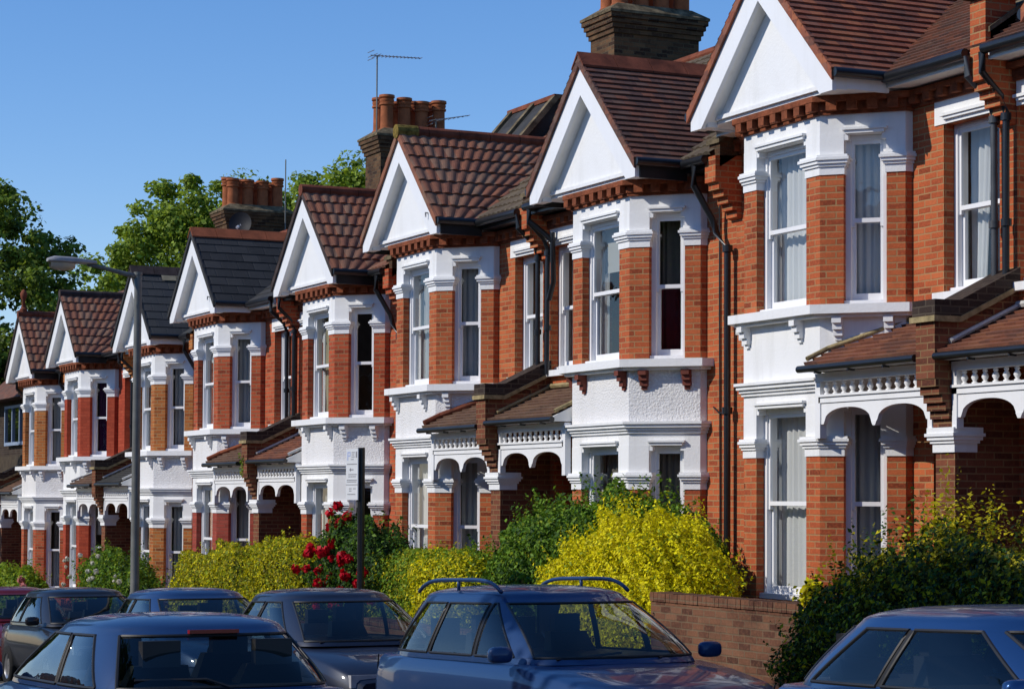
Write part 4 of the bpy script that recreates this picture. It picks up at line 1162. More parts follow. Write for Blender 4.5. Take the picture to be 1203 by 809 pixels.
def hedge(name, blobs, leaf, density, mats, weights, label, cat, group=None, power=2.0, lump=0.12, depth=0.35, sprigs=None, seed=1, flowers=None, core=True, shoots=120, shoot_len=0.13):
    rng = np.random.default_rng(seed)
    c0 = np.array(blobs[0][0])
    base = (float(c0[0]), float(c0[1]), float(c0[2] - blobs[0][1][2]))
    root = empty(name, base, 0, label, cat, group)
    V = []; MI = []
    cb = MB()
    for (c, r) in blobs:
        c = np.array(c) - np.array(base); r = np.array(r)
        area = 4 * PI * ((r[0] * r[1]) ** 1.6 / 3 + (r[0] * r[2]) ** 1.6 / 3 + (r[1] * r[2]) ** 1.6 / 3) ** (1 / 1.6)
        n = int(area * density)
        p, nr = lump_surface(c, r, n, rng, power, lump, depth)
        keep = np.ones(n, bool)
        for (c2, r2) in blobs:
            c2 = np.array(c2) - np.array(base)
            if np.allclose(c2, c): continue
            keep &= ((np.abs((p - c2) / (np.array(r2) * 0.7)) ** power).sum(axis=1) > 1)
        p = p[keep]; nr = nr[keep]
        v, mi = leaf_mesh(p, nr, leaf, rng, len(mats), weights)
        V.append(v); MI.append(mi)
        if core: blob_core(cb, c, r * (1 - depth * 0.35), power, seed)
    # short leafy shoots breaking the outline everywhere
    nsh = 0
    for (c, r) in blobs:
        c = np.array(c) - np.array(base); r = np.array(r)
        m = int(shoots * (r[0] * r[1] + r[0] * r[2] + r[1] * r[2]))
        p, nr = lump_surface(c, r, m, rng, power, lump, 0.08)
        for q in range(m):
            if p[q][2] < c[2] - 0.3 * r[2]: continue
            h = rng.uniform(0.5, 1.5) * shoot_len; k = max(4, int(h / (leaf * 0.42)))
            dr = nr[q] * 0.7 + np.array([0, 0, 0.8]) + rng.normal(size=3) * 0.25; dr /= np.linalg.norm(dr)
            tt = np.linspace(-0.15, 1, k)
            pp = p[q] + dr[None, :] * (tt * h)[:, None]
            ang = np.arange(k) * 2.4 + rng.uniform(0, 6.28)
            off = np.stack([np.cos(ang), np.sin(ang), np.full(k, 0.4)], 1)
            w2 = np.array(weights) * rng.uniform(0.2, 1.8, len(weights)); w2 /= w2.sum()
            v, mi = leaf_mesh(pp + off * leaf * 0.5 * (1.15 - 0.7 * np.clip(tt, 0, 1))[:, None], off * 0.6 + dr * 0.9, leaf * 1.0, rng, len(mats), w2)
            V.append(v); MI.append(mi)
    if sprigs:
        for (c, hgt, cnt, idx) in sprigs:
            c = np.array(c) - np.array(base)
            for q in range(cnt):
                o = c + rng.normal(size=3) * np.array([0.16, 0.10, 0.05])
                h = hgt * rng.uniform(0.5, 1.1); m = int(h / 0.030)
                lean = rng.normal(size=2) * 0.15
                tt = np.linspace(0, 1, m)
                pp = o + np.stack([lean[0] * tt * h, lean[1] * tt * h, tt * h], 1)
                ang = np.arange(m) * 2.4
                off = np.stack([np.cos(ang), np.sin(ang), np.full(m, 0.5)], 1)
                v, mi = leaf_mesh(pp + off * leaf * 0.55 * (1.1 - 0.7 * tt)[:, None], off * 0.5 + np.array([0, 0, 0.9]), leaf * 0.95, rng, 1, [1.0])
                V.append(v); MI.append(mi + idx)
    mesh_from_quads('foliage', np.concatenate(V), np.concatenate(MI), mats, root)
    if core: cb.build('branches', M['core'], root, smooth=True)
    if flowers:
        for (fname, fm, items) in flowers:
            for (c, r) in items:
                c = np.array(c) - np.array(base)
                n = 54
                d = rng.normal(size=(n, 3)); d /= np.linalg.norm(d, axis=1)[:, None]
                p = c + d * r * rng.uniform(0.35, 1, n)[:, None]
                v, mi = leaf_mesh(p, d * 2, r * 0.85, rng, 1, [1.0], 0.9)
                mesh_from_quads(fname, v, mi, [fm], root)
    return root

# yellow privet bush in front of house 2
hedge('privet_bush', [((-21.0, -1.95, 0.66), (1.15, 0.75, 0.84)), ((-22.05, -1.85, 0.50), (0.85, 0.7, 0.68)), ((-20.3, -2.0, 0.62), (0.75, 0.68, 0.72)), ((-20.75, -1.95, 1.02), (0.75, 0.6, 0.46)), ((-21.5, -2.15, 0.85), (0.55, 0.5, 0.45)), ((-19.85, -2.25, 0.35), (0.60, 0.6, 0.58)), ((-20.9, -2.35, 0.35), (0.9, 0.5, 0.62))],
      0.040, 5600, [M['leaf_yel'], M['leaf_gold'], M['leaf_lime']], [0.64, 0.24, 0.12], 'big bright yellow privet bush behind the estate car', 'bush',
      lump=0.22, depth=0.45, seed=3, shoots=150, shoot_len=0.17, sprigs=[((-20.9 + 0.32 * i - 1.0, -1.95 + 0.1 * (i % 3), 1.15 + 0.16 * math.sin(i * 1.3)), 0.42, 5, 0) for i in range(8)])
# dark green shrub behind it
hedge('laurel_shrub', [((-24.0, -1.45, 0.66), (1.30, 0.75, 0.88)), ((-22.7, -1.30, 0.98), (1.25, 0.7, 0.76)), ((-25.0, -1.5, 0.40), (0.7, 0.6, 0.66)), ((-21.6, -1.2, 0.85), (0.8, 0.55, 0.62)), ((-23.2, -1.5, 1.10), (0.7, 0.5, 0.46))],
      0.054, 3300, [M['leaf_mid'], M['leaf_dark'], M['leaf_lime']], [0.58, 0.34, 0.08], 'tall mid-green leafy shrub standing left of the yellow bush', 'shrub',
      lump=0.2, depth=0.45, seed=5, shoots=130, shoot_len=0.22, sprigs=[((-24.6 + 0.45 * i, -1.5, 1.30 + 0.08 * math.sin(i * 2.1)), 0.36, 5, 0) for i in range(8)])
# low clipped hedge before house 3
hedge('clipped_hedge', [((-27.3, -1.95, 0.20), (1.35, 0.5, 0.76)), ((-25.8, -2.0, 0.30), (0.95, 0.5, 0.72))], 0.042, 4200, [M['leaf_mid'], M['leaf_lime'], M['leaf_gold']], [0.45, 0.38, 0.17],
      'low clipped green and lime hedge left of the tall green shrub', 'hedge', power=4.0, lump=0.06, depth=0.25, seed=8, shoots=90, shoot_len=0.09)
hedge('clipped_hedge', [((-25.55, -2.15, 0.28), (0.85, 0.45, 0.70))], 0.042, 4200, [M['leaf_gold'], M['leaf_yel'], M['leaf_lime']], [0.45, 0.35, 0.20],
      'small golden clipped hedge between the lime hedge and the tall green shrub', 'hedge', power=3.0, lump=0.1, depth=0.3, seed=9)
# long golden hedge before houses 4 and 5
hedge('golden_hedge', [((-35.9, -2.0, -0.05), (1.25, 0.55, 0.80)), ((-33.9, -2.0, 0.12), (1.35, 0.55, 0.80)), ((-31.9, -2.0, 0.26), (1.25, 0.55, 0.78))], 0.046, 3600,
      [M['leaf_gold'], M['leaf_lime'], M['leaf_yel'], M['leaf_olive']], [0.36, 0.34, 0.10, 0.20], 'long clipped golden-green hedge between the lamp post and the red roses', 'hedge', power=3.6, lump=0.10, depth=0.32, seed=12, shoots=110, shoot_len=0.10)
# red rose bush
rr = np.random.default_rng(21)
roses = []
for i in range(46):
    a = rr.uniform(0, 1)
    if i < 16:
        c = (-29.05 + rr.normal() * 0.22, -2.30 + rr.normal() * 0.12, 1.28 + rr.normal() * 0.16)
    else:
        c = (-28.9 + rr.uniform(-1.25, 1.55), -2.62 + rr.uniform(-0.10, 0.12), 0.60 + rr.uniform(-0.45, 0.42))
    roses.append((c, rr.uniform(0.055, 0.085)))
hedge('rose_bush', [((-28.3, -2.15, 0.58), (1.05, 0.5, 0.78)), ((-29.3, -2.15, 0.45), (0.85, 0.5, 0.72)), ((-29.0, -2.2, 1.0), (0.42, 0.38, 0.45))], 0.055, 2700, [M['leaf_dark'], M['leaf_mid'], M['leaf_deep']], [0.5, 0.2, 0.3],
      'dark green rose bush covered with red blooms beside the parking sign', 'rose bush', lump=0.25, depth=0.5, seed=15,
      flowers=[('rose_bloom', M['rose'], roses), ('pink_bloom', M['rose_pink'], [((-29.5, -2.66, 0.30), 0.06), ((-29.2, -2.68, 0.22), 0.05), ((-28.2, -2.62, 0.62), 0.055)])])
# white flowering bush by house 7 and 6
fl_w = [((-43.2 + rr.uniform(-2.1, 2.4), -2.25 + rr.uniform(-0.1, 0.15), 0.15 + rr.uniform(-0.35, 0.42)), rr.uniform(0.03, 0.055)) for i in range(16)]
hedge('flowering_bush', [((-43.2, -1.7, 0.02), (1.3, 0.55, 0.60)), ((-42.2, -1.7, -0.05), (0.8, 0.5, 0.5)), ((-44.2, -1.7, -0.15), (0.7, 0.5, 0.65)), ((-41.2, -1.8, -0.2), (0.7, 0.45, 0.42))], 0.06, 2200,
      [M['leaf_mid'], M['leaf_lime'], M['leaf_dark']], [0.5, 0.2, 0.3], 'loose green bush dotted with white flowers left of the lamp post', 'bush', lump=0.3, depth=0.5, seed=17,
      flowers=[('white_bloom', M['petal_white'], fl_w)])
hedge('leafy_bush', [((-51.0, -2.0, -0.65), (1.9, 0.55, 0.72)), ((-49.3, -2.0, -0.65), (0.9, 0.5, 0.6))], 0.08, 1300, [M['leaf_lime'], M['leaf_mid']], [0.6, 0.4], 'low bright green bush at the left edge behind the red car', 'bush', lump=0.2, depth=0.4, seed=19,
      flowers=[('orange_bloom', M['rose_pink'], [((-48.6, -2.35, -0.16), 0.09), ((-48.4, -2.35, -0.28), 0.08)])])
# dark hedge at the right
sp = []
for (x, z, h, n, idx) in ((-15.9, 0.85, 0.24, 4, 1), (-15.7, 1.02, 0.30, 6, 1), (-15.4, 1.12, 0.30, 5, 2), (-15.0, 1.22, 0.38, 7, 2), (-14.7, 1.28, 0.36, 6, 1), (-14.45, 1.28, 0.48, 9, 1), (-14.15, 1.28, 0.44, 8, 1), (-13.8, 1.25, 0.34, 7, 1), (-13.4, 1.2, 0.35, 7, 3)):
    sp.append(((x, -2.85, z), h * 1.1, int(n * 1.8), idx))
    sp.append(((x + 0.12, -2.65, z), h * 0.9, int(n * 1.2), 1 if idx == 1 else idx))
hedge('privet_hedge', [((-15.3, -2.75, 0.46), (0.95, 0.62, 0.66)), ((-14.4, -2.85, 0.60), (1.15, 0.65, 0.80)), ((-13.0, -2.9, 0.65), (1.4, 0.65, 0.82)), ((-15.9, -2.75, 0.26), (0.6, 0.55, 0.52))], 0.044, 4600,
      [M['leaf_deep'], M['leaf_gold'], M['leaf_dark'], M['leaf_olive']], [0.22, 0.22, 0.26, 0.30], 'dark green privet hedge with yellow tips at the right edge', 'hedge', lump=0.2, depth=0.45, seed=23, sprigs=sp, shoots=130, shoot_len=0.16)
hedge('golden_sprig', [((-16.35, -2.8, 0.80), (0.11, 0.10, 0.18))], 0.06, 2600, [M['leaf_yel'], M['leaf_gold']], [0.8, 0.2], 'small clump of yellow leaves on the left shoulder of the dark right hedge', 'plant', lump=0.2, depth=0.5, seed=29, core=False)

hedge('wall_weed', [((-37.52, -0.92, 2.20), (0.14, 0.10, 0.22))], 0.06, 900, [M['leaf_mid'], M['leaf_lime']], [0.6, 0.4], 'small green weed sprouting from the porch parapet of the slate roofed house', 'plant', lump=0.3, depth=0.8, seed=31, core=False, shoots=200, shoot_len=0.10)

def tree(base, trunk_h, blobs, mats, weights, leaf, clumps, per, label, group, seed, limbs=9, tr=0.35):
    rng = np.random.default_rng(seed)
    root = empty('broadleaf_tree', base, 0, label, 'tree', group)
    b = MB()
    b.tube([(0, 0, -1), (0.1, 0.05, trunk_h * 0.5), (0, 0, trunk_h), (0.2, 0.1, trunk_h * 1.7)], [tr, tr * 0.8, tr * 0.65, tr * 0.3], 10)
    for i in range(limbs):
        c, r = blobs[i % len(blobs)]
        d = rng.normal(size=3); d /= np.linalg.norm(d)
        e = np.array(c) + d * np.array(r) * 0.75
        s = np.array([0, 0, trunk_h * rng.uniform(0.75, 1.3)])
        m = (s + e) / 2 + np.array([0, 0, 0.4])
        b.tube([tuple(s), tuple(m), tuple(e)], [tr * 0.4, tr * 0.22, 0.03], 7)
    b.build('trunk', M['bark'], root, smooth=True)
    V = []; MI = []
    vol = [r[0] * r[1] * r[2] for c, r in blobs]; tot = sum(vol)
    for (c, r), vv in zip(blobs, vol):
        n = int(clumps * vv / tot)
        d = rng.normal(size=(n, 3)); d /= np.linalg.norm(d, axis=1)[:, None]
        q = np.array(c) + d * (rng.uniform(0.25, 1.0, n) ** 0.45)[:, None] * np.array(r)
        cr = rng.uniform(0.35, 0.85, n) * np.clip(np.cbrt(vv) / 2.2, 0.5, 1.3)
        for i in range(n):
            m = int(per * rng.uniform(0.5, 1.3))
            dd = rng.normal(size=(m, 3)); dd /= np.linalg.norm(dd, axis=1)[:, None]
            p = q[i] + dd * (rng.random(m) ** 0.5)[:, None] * cr[i] * np.array([1, 1, 0.7])
            wts = np.array(weights) * rng.uniform(0.3, 1.7, len(weights)); wts /= wts.sum()
            v, mi = leaf_mesh(p, dd * 0.6 + np.array([0, 0, 0.7]), leaf, rng, len(mats), wts, 0.7)
            V.append(v); MI.append(mi)
    mesh_from_quads('crown', np.concatenate(V), np.concatenate(MI), mats, root)
    return root
TG = 'trees beyond the terrace'
tree((-86.5, 12.5, -3.0), 7.0, [((1.0, 1.8, 13.6), (4.0, 4.0, 4.0)), ((0.6, -1.5, 12.6), (3.0, 2.6, 2.6)), ((0.0, 0.7, 16.2), (2.0, 2.0, 2.4)), ((1.5, 5.5, 13.8), (3.2, 3.0, 3.6)), ((0, 0.6, 9.6), (4, 4.4, 3.5)), ((-0.6, -3.2, 11.4), (2.6, 2.3, 2.0)), ((0.2, -1.2, 14.4), (2.2, 2.0, 2.0))],
     [M['leaf_tree'], M['leaf_tree2'], M['leaf_lime']], [0.6, 0.28, 0.12], 0.19, 520, 210, 'tall sunlit green tree behind the slate roofs, left of the chimney with the satellite dish', TG, 41)
tree((-84.0, 20.5, -3.0), 7.0, [((0, 0.6, 15.6), (3.2, 3.4, 3.6)), ((0, -0.6, 12.0), (4.2, 5.0, 3.6)), ((-1.0, -2.2, 15.4), (2.2, 2.0, 2.8))],
     [M['leaf_tree'], M['leaf_tree2'], M['leaf_lime']], [0.62, 0.26, 0.12], 0.20, 320, 210, 'sunlit green tree rising just right of the chimney with the satellite dish', TG, 43)
tree((-76.0, 3.0, -2.6), 5.0, [((0, 0.2, 11.0), (3.0, 2.7, 3.6)), ((-0.5, 0.2, 13.0), (2.4, 1.8, 2.2)), ((0.6, 2.0, 8.4), (2.6, 1.9, 2.6)), ((-2.5, -2.8, 11.2), (3.2, 3.2, 3.6)), ((0, 0, 6.6), (3.6, 4.2, 3.2)), ((-1.0, -3.0, 6.4), (4.2, 4.0, 3.6)), ((-3, -5.5, 8.5), (3.5, 3, 3.5))],
     [M['leaf_tree2'], M['leaf_tree3'], M['leaf_tree']], [0.45, 0.40, 0.15], 0.19, 560, 210, 'dark green tree filling the left edge of the sky above the end house', TG, 47)
tree((-63.6, -9.0, -2.3), 3.5, [((0, 0, 9.6), (4.0, 3.6, 5.0)), ((1.0, 0.5, 13.6), (3.6, 3.2, 3.4))], [M['leaf_tree2'], M['leaf_tree3']], [0.6, 0.4], 0.30, 420, 170,  # unseen tree, added so that its crown darkens the end house
     'unseen street tree added on the near pavement to shade the end house, beyond the left edge', None, 53)

tree((-16.6, -13.1, zr(-16.6) + 0.1), 4.6, [((0.2, 0, 7.55), (2.7, 1.5, 0.95)), ((1.6, 0.1, 7.4), (2.2, 1.3, 0.85))], [M['leaf_tree2'], M['leaf_mid']], [0.6, 0.4], 0.14, 150, 110,  # added out of view, flat crown shaped to shadow only the hedge
     'low crowned unseen street tree added on the near pavement to shade the right hedge', None, 59, tr=0.12)

# ------------------------------------------------------------------ lamp post and sign
root = empty('street_lamp', (-33.46, -4.05, zr(-33.46) + 0.12), 0, 'tall grey street lamp post with arm and head leaning over the road', 'street lamp')
zt_ = 5.10 - root.location.z
b = MB()
b.tube([(0, 0, 0), (0, 0, 1.2)], 0.085, 14); b.tube([(0, 0, 1.2), (0, 0, 1.26), (0, 0, 3.0), (0, 0, zt_)], [0.085, 0.070, 0.066, 0.058], 14)
b.tube([(0, 0, zt_), (0, 0, zt_ + 0.05)], 0.068, 14)
b.build('post', M['galv'], root, smooth=True, angle=40)
b = MB()
b.tube([(0, 0.02, zt_ - 0.03), (0, -0.18, zt_ + 0.01), (0, -0.60, zt_ + 0.10), (0, -0.80, zt_ + 0.13)], [0.045, 0.038, 0.03, 0.03], 10)
b.build('arm', M['galv'], root, smooth=True)
b = MB()
rows = []
for i in range(9):
    t = i / 8
    y = -0.66 - 0.76 * t
    w = 0.045 + 0.085 * min(1, t / 0.35); h = 0.035 + 0.035 * min(1, t / 0.5)
    if i == 8: w *= 0.55; h *= 0.5
    rows.append([(w * math.copysign(abs(math.cos(a)) ** 0.6, math.cos(a)), y, zt_ + 0.155 + 0.01 * t + h * (math.copysign(abs(math.sin(a)) ** 0.6, math.sin(a)) * (1.0 if math.sin(a) > 0 else 0.45))) for a in [2 * PI * j / 24 for j in range(25)]])
b.grid(rows); b.poly([p for p in rows[0][:-1]]); b.poly([p for p in rows[-1][:-1]])
hd = b.build('lamp_head', M['lamp_grey'], root, smooth=True, angle=60)
b = MB()
rows = []
for i in range(7):
    t = i / 6
    y = -1.00 - 0.38 * t
    w = 0.05 + 0.06 * math.sin(PI * (0.12 + 0.76 * t)); h = 0.04 + 0.075 * math.sin(PI * (0.08 + 0.84 * t)) ** 0.5
    rows.append([(w * math.cos(a), y, zt_ + 0.13 - h * max(0, math.sin(a))) for a in [PI * j / 8 for j in range(9)]])
b.grid(rows)
b.build('lamp_bowl', M['lamp_glass'], hd, smooth=True)

SX, SY = -23.93, -4.05
root = empty('parking_sign', (SX, SY, zr(SX) + 0.12), 0, 'dark post carrying a narrow white parking sign above the roses', 'sign')
z0 = root.location.z
b = MB(); b.tube([(0, 0, 0), (0, 0, 2.245 - z0)], 0.042, 12); b.build('post', M['black'], root, smooth=True, angle=40)
b = MB(); b.box(-0.345, 0.035, -0.058, -0.046, 1.64 - z0, 2.235 - z0)
pl = b.build('sign_plate', M['sign_white'], root)
b = MB()
def mark(xa, xb, za, zb, m): b.poly([(xa, -0.0595, za - z0), (xb, -0.0595, za - z0), (xb, -0.0595, zb - z0), (xa, -0.0595, zb - z0)], m)
# faded blue P, rows of small print, arrow
mark(-0.30, -0.272, 2.10, 2.20, 1); mark(-0.272, -0.20, 2.185, 2.20, 1); mark(-0.272, -0.20, 2.145, 2.158, 1); mark(-0.222, -0.20, 2.158, 2.185, 1)
for z, xa, xb in ((2.185, -0.165, -0.06), (2.16, -0.165, -0.08), (2.135, -0.165, -0.06), (2.105, -0.19, -0.10), (2.05, -0.31, 0.0), (1.93, -0.26, 0.0), (1.905, -0.26, -0.02), (1.865, -0.31, 0.01), (1.845, -0.31, 0.0), (1.765, -0.24, -0.15), (1.765, -0.11, -0.02), (1.74, -0.24, -0.16), (1.70, -0.29, -0.04)):
    x = xa; q = random.Random(int(z * 1000))
    while x < xb:
        w_ = q.uniform(0.014, 0.036); mark(x, min(x + w_, xb), z, z + 0.011, 0); x += w_ + 0.009
mark(-0.19, -0.10, 1.985, 1.997, 0)
b.poly([(-0.235, -0.0595, 1.991 - z0), (-0.185, -0.0595, 1.968 - z0), (-0.185, -0.0595, 2.014 - z0)], 0)
mark(-0.03, 0.008, 2.13, 2.20, 0)
mark(-0.345, 0.035, 1.812, 1.820, 0)
b.build('sign_marking', [M['sign_ink'], M['sign_blue']], pl, recalc=False)

# ------------------------------------------------------------------ aerials and dish
def aerial(loc, h, yag, n, label, rz, tilt=0.05):
    root = empty('tv_aerial', loc, rz, label, 'aerial', 'television aerials on the chimneys')
    b = MB(); b.tube([(0, 0, 0), (0, 0, h)], 0.017, 6); b.build('mast', M['galv'], root)
    b = MB()
    b.tube([(0, -0.15, h), (0, yag, h + tilt)], 0.010, 5)
    for i in range(n):
        t = i / (n - 1); y = -0.1 + (yag + 0.1) * t; w = 0.13 * (1 - 0.4 * t) + (0.10 if i < 2 else 0)
        b.tube([(-w, y, h + tilt * max(0, y) / yag), (w, y, h + tilt * max(0, y) / yag)], 0.008, 4)
    for s in (-1, 1): b.tube([(-0.16, -0.14, h + s * 0.08), (0.16, -0.14, h + s * 0.08)], 0.008, 4)
    b.build('antenna', M['alu'], root)
aerial((-42.45, 3.50, 9.25), 1.58, 1.0, 14, 'tall television aerial on the front corner of the middle chimney', 0.05)
aerial((-42.6, 4.9, 9.40), 0.20, 0.75, 9, 'short television aerial lying low at the back of the middle chimney', 0.0, 0.18)
root = empty('aerial_mast', (-52.75, 5.15, 8.2), 0, 'thin bare mast at the right side of the chimney with the satellite dish', 'aerial')
b = MB(); b.tube([(0, 0, 0), (0, 0, 2.0)], 0.016, 6); b.build('mast', M['galv'], root)
b = MB(); b.box(-0.03, 0.03, -0.05, 0.05, 0.1, 0.16); b.build('bracket', M['alu'], root)

root = empty('satellite_dish', (-52.55, 3.95, 8.42), 0, 'dark grey satellite dish fixed to the chimney of the slate roofed houses', 'satellite dish')
b = MB()
rows = []
ax = Vector((0.80, -0.55, 0.22)).normalized(); e1 = ax.cross(Vector((0, 0, 1))).normalized(); e2 = e1.cross(ax)
for i in range(7):
    r = 0.29 * i / 6
    rows.append([tuple(ax * (0.12 + 0.08 * (i / 6) ** 2) + e1 * (r * math.cos(a)) + e2 * (r * 1.06 * math.sin(a))) for a in [2 * PI * j / 28 for j in range(29)]])
b.grid(rows); b.build('dish', M['dish'], root, smooth=True)
b = MB(); q = ax * 0.42 - e2 * 0.18
b.tube([tuple(ax * 0.18 - e2 * 0.27), tuple(q)], 0.014, 6); b.tube([(-0.10, 0, -0.05), tuple(ax * 0.12)], 0.03, 8)
b.build('arm', M['lamp_grey'], root)
b = MB(); b.tube([tuple(q), tuple(q - ax * 0.10 + e2 * 0.06)], 0.035, 8); b.build('receiver', M['sign_white'], root)

# ------------------------------------------------------------------ cars
def car(xr, yc, Lc, W, H, paint, kind, label, rails=False, away=False):
    """rear bumper at world x = xr, nose pointing up the street (+x), or down it when away"""
    ang = math.atan(SL)
    root = empty('parked_car' , (xr, yc, zr(xr)), 0, label, 'car', 'cars in the street')
    root.rotation_euler = (0, ang, PI) if away else (0, -ang, 0)
    hw = W / 2
    zb = 0.93 if kind != 'saloon' else 0.90
    B = lambda b, name, mats, parent=root, **kw: b.build(name, mats, parent, 1, **kw)
    # body shell: sections along the length
    if kind == 'saloon':
        st = [(0.0, 0.74, 0.80), (0.06, 0.86, 0.90), (0.25, 0.94, 0.93), (0.9, 0.99, 0.945), (1.8, 1.0, 0.93), (2.8, 1.0, 0.92), (3.3, 0.99, 0.90), (3.9, 0.95, 0.82), (4.2, 0.86, 0.74), (Lc, 0.70, 0.62)]
    else:
        st = [(0.0, 0.78, 0.80), (0.05, 0.90, 0.88), (0.22, 0.96, zb), (0.8, 0.99, zb), (1.8, 1.0, zb), (Lc - 1.5, 1.0, zb - 0.01), (Lc - 1.0, 0.99, zb - 0.06), (Lc - 0.45, 0.95, zb - 0.14), (Lc - 0.15, 0.86, zb - 0.22), (Lc, 0.70, zb - 0.33)]
    rows = []
    for (x, ws, zd) in st:
        w = hw * ws
        half = [(0.0, 0.22), (w * 0.86, 0.22), (w * 0.97, 0.34), (w, 0.55), (w * 0.99, zd - 0.16), (w * 0.955, zd - 0.03), (w * 0.90, zd), (w * 0.5, zd + 0.02), (0.0, zd + 0.025)]
        sec = [(x, y, z) for y, z in half] + [(x, -y, z) for y, z in reversed(half[1:-1])]
        rows.append(sec + [sec[0]])
    b = MB(); b.grid(rows); b.poly(rows[0][:-1]); b.poly(rows[-1][:-1])
    body = B(b, 'body', paint, smooth=True, angle=50)
    # greenhouse
    if kind == 'estate': g0 = (0.18, Lc - 1.25); g1 = (0.46, Lc - 2.20)
    elif kind == 'hatch': g0 = (0.16, Lc - 1.10); g1 = (0.62, Lc - 2.00)
    else: g0 = (0.80, Lc - 1.25); g1 = (1.55, Lc - 2.25)
    hwall = H - zb - 0.095
    def nx(i): return 5.0 - 2.0 * min(1.0, i)
    def outl(i):
        xr_ = g0[0] + (g1[0] - g0[0]) * i; xf_ = g0[1] + (g1[1] - g0[1]) * i
        return (xr_ + xf_) / 2, (xf_ - xr_) / 2, hw * (0.93 + (0.70 - 0.93) * i)
    def inset(zf): return 0.88 * zf ** 1.25
    def zof(zf): return zb - 0.01 + hwall * zf
    def rpt(a, zf, off=0.0):
        i = inset(zf); cx, hx, w = outl(i); n_ = nx(i)
        c, s_ = math.cos(a), math.sin(a)
        return (cx + (hx + off) * math.copysign(abs(c) ** (2 / n_), c), (w + off) * math.copysign(abs(s_) ** (2 / n_), s_), zof(zf))
    def ang_x(x, zf, sg):
        i = inset(zf); cx, hx, w = outl(i); t = max(-1, min(1, (x - cx) / hx))
        return sg * math.acos(math.copysign(abs(t) ** (nx(i) / 2), t))
    def ang_y(fr_, zf, sg, rear):
        q = math.asin(min(1, fr_ ** (nx(inset(zf)) / 2)))
        return sg * ((PI - q) if rear else q)
    ZF = [0.10 + 0.80 * i / 6 for i in range(7)]
    def ring(zf): return [rpt(2 * PI * j / 144, zf) for j in range(145)]
    b = MB(); b.grid([ring(0.0), ring(0.05), ring(0.10)])
    B(b, 'cabin_belt', paint, smooth=True)
    rows = [ring(zf) for zf in (0.90, 0.95, 1.0)]
    cx, hx, w = outl(0.88); n_ = nx(0.88)
    for s_ in (0.985, 0.95, 0.88, 0.75, 0.55, 0.3, 0.02):
        q = 1 - s_ ** 3
        rows.append([(cx + hx * s_ * math.copysign(abs(math.cos(t)) ** (2 / n_), math.cos(t)), w * s_ * math.copysign(abs(math.sin(t)) ** (2 / n_), math.sin(t)), zof(1.0) + 0.095 * q ** 0.6) for t in [2 * PI * j / 144 for j in range(145)]])
    b = MB(); b.grid(rows)
    B(b, 'roof', paint, smooth=True)
    # dark cabin floor at the belt, seats and head rests seen through the glass
    b = MB(); b.prism([p[:2] for p in [rpt(2 * PI * j / 36, 0.0, -0.03) for j in range(36)]], zb + 0.02, zb + 0.035)
    B(b, 'parcel_shelf', M['car_trim'])
    for (xs_, tall_) in ((g1[1] - 0.75, 1.0), (g1[1] - 1.62, 0.8)):
        for sg in (-1, 1):
            b = MB(); yc_ = sg * hw * 0.42
            b.hexa([(xs_ - 0.10, yc_ - 0.22, zb), (xs_ + 0.06, yc_ - 0.22, zb), (xs_ + 0.06, yc_ + 0.22, zb), (xs_ - 0.10, yc_ + 0.22, zb),
                    (xs_ - 0.16, yc_ - 0.17, zb + 0.20 * tall_), (xs_ - 0.06, yc_ - 0.17, zb + 0.20 * tall_), (xs_ - 0.06, yc_ + 0.17, zb + 0.20 * tall_), (xs_ - 0.16, yc_ + 0.17, zb + 0.20 * tall_)])
            b.box(xs_ - 0.17, xs_ - 0.08, yc_ - 0.12, yc_ + 0.12, zb + 0.20 * tall_ - 0.01, zb + 0.20 * tall_ + 0.15)
            B(b, 'seat', M['car_trim'])
    GL = M['auto_glass']
    def panel(name, fa, fb, mat, off, n_=8, seal=False, seal_off=0.0):
        rows = []
        for zf in ZF:
            a0, a1 = fa(zf), fb(zf)
            rows.append([rpt(a0 + (a1 - a0) * j / n_, zf, off) for j in range(n_ + 1)])
        b = MB(); b.grid(rows); o_ = B(b, name, mat, smooth=True)
        if seal:
            rim_ = rows[0][:] + [rows[i][n_] for i in range(1, 7)] + rows[6][:-1][::-1] + [rows[i][0] for i in range(5, -1, -1)]
            b = MB(); b.tube(rim_, 0.012, 6)
            B(b, 'window_seal', M['car_trim'], o_)
        return o_, rows
    x0, x1 = g0; t0, t1 = g1
    for sg in (-1, 1):
        if kind == 'estate':
            cuts = [(x0 + 0.20, t0 + 0.42), (1.30, 1.42), (2.22, 2.20), (x1 - 0.42, t1 - 0.10)]
        elif kind == 'hatch':
            cuts = [(x0 + 0.34, t0 + 0.32), (1.30, 1.45), (x1 - 0.42, t1 - 0.12)]
        else:
            cuts = [(x0 + 0.38, t0 + 0.20), (1.90, 2.00), (x1 - 0.42, t1 - 0.12)]
        lx = lambda cut, d: (lambda zf: ang_x(cut[0] + (cut[1] - cut[0]) * (zf - 0.10) / 0.80 + d, zf, sg))
        for a, c in zip(cuts[:-1], cuts[1:]):
            panel('side_window', lx(a, 0.03), lx(c, -0.03), GL, 0.0, seal=True)
        for c in cuts[1:-1]: panel('pillar', lx(c, -0.035), lx(c, 0.035), M['car_trim'], 0.002, 2)
        panel('pillar', lambda zf: ang_y(0.84, zf, sg, True), lx(cuts[0], 0.035), paint, 0.002, 10)
        panel('pillar', lx(cuts[-1], -0.035), lambda zf: ang_y(0.86, zf, sg, False), paint, 0.002, 10)
        b = MB(); xm_ = x1 - 0.35
        rows_ = []
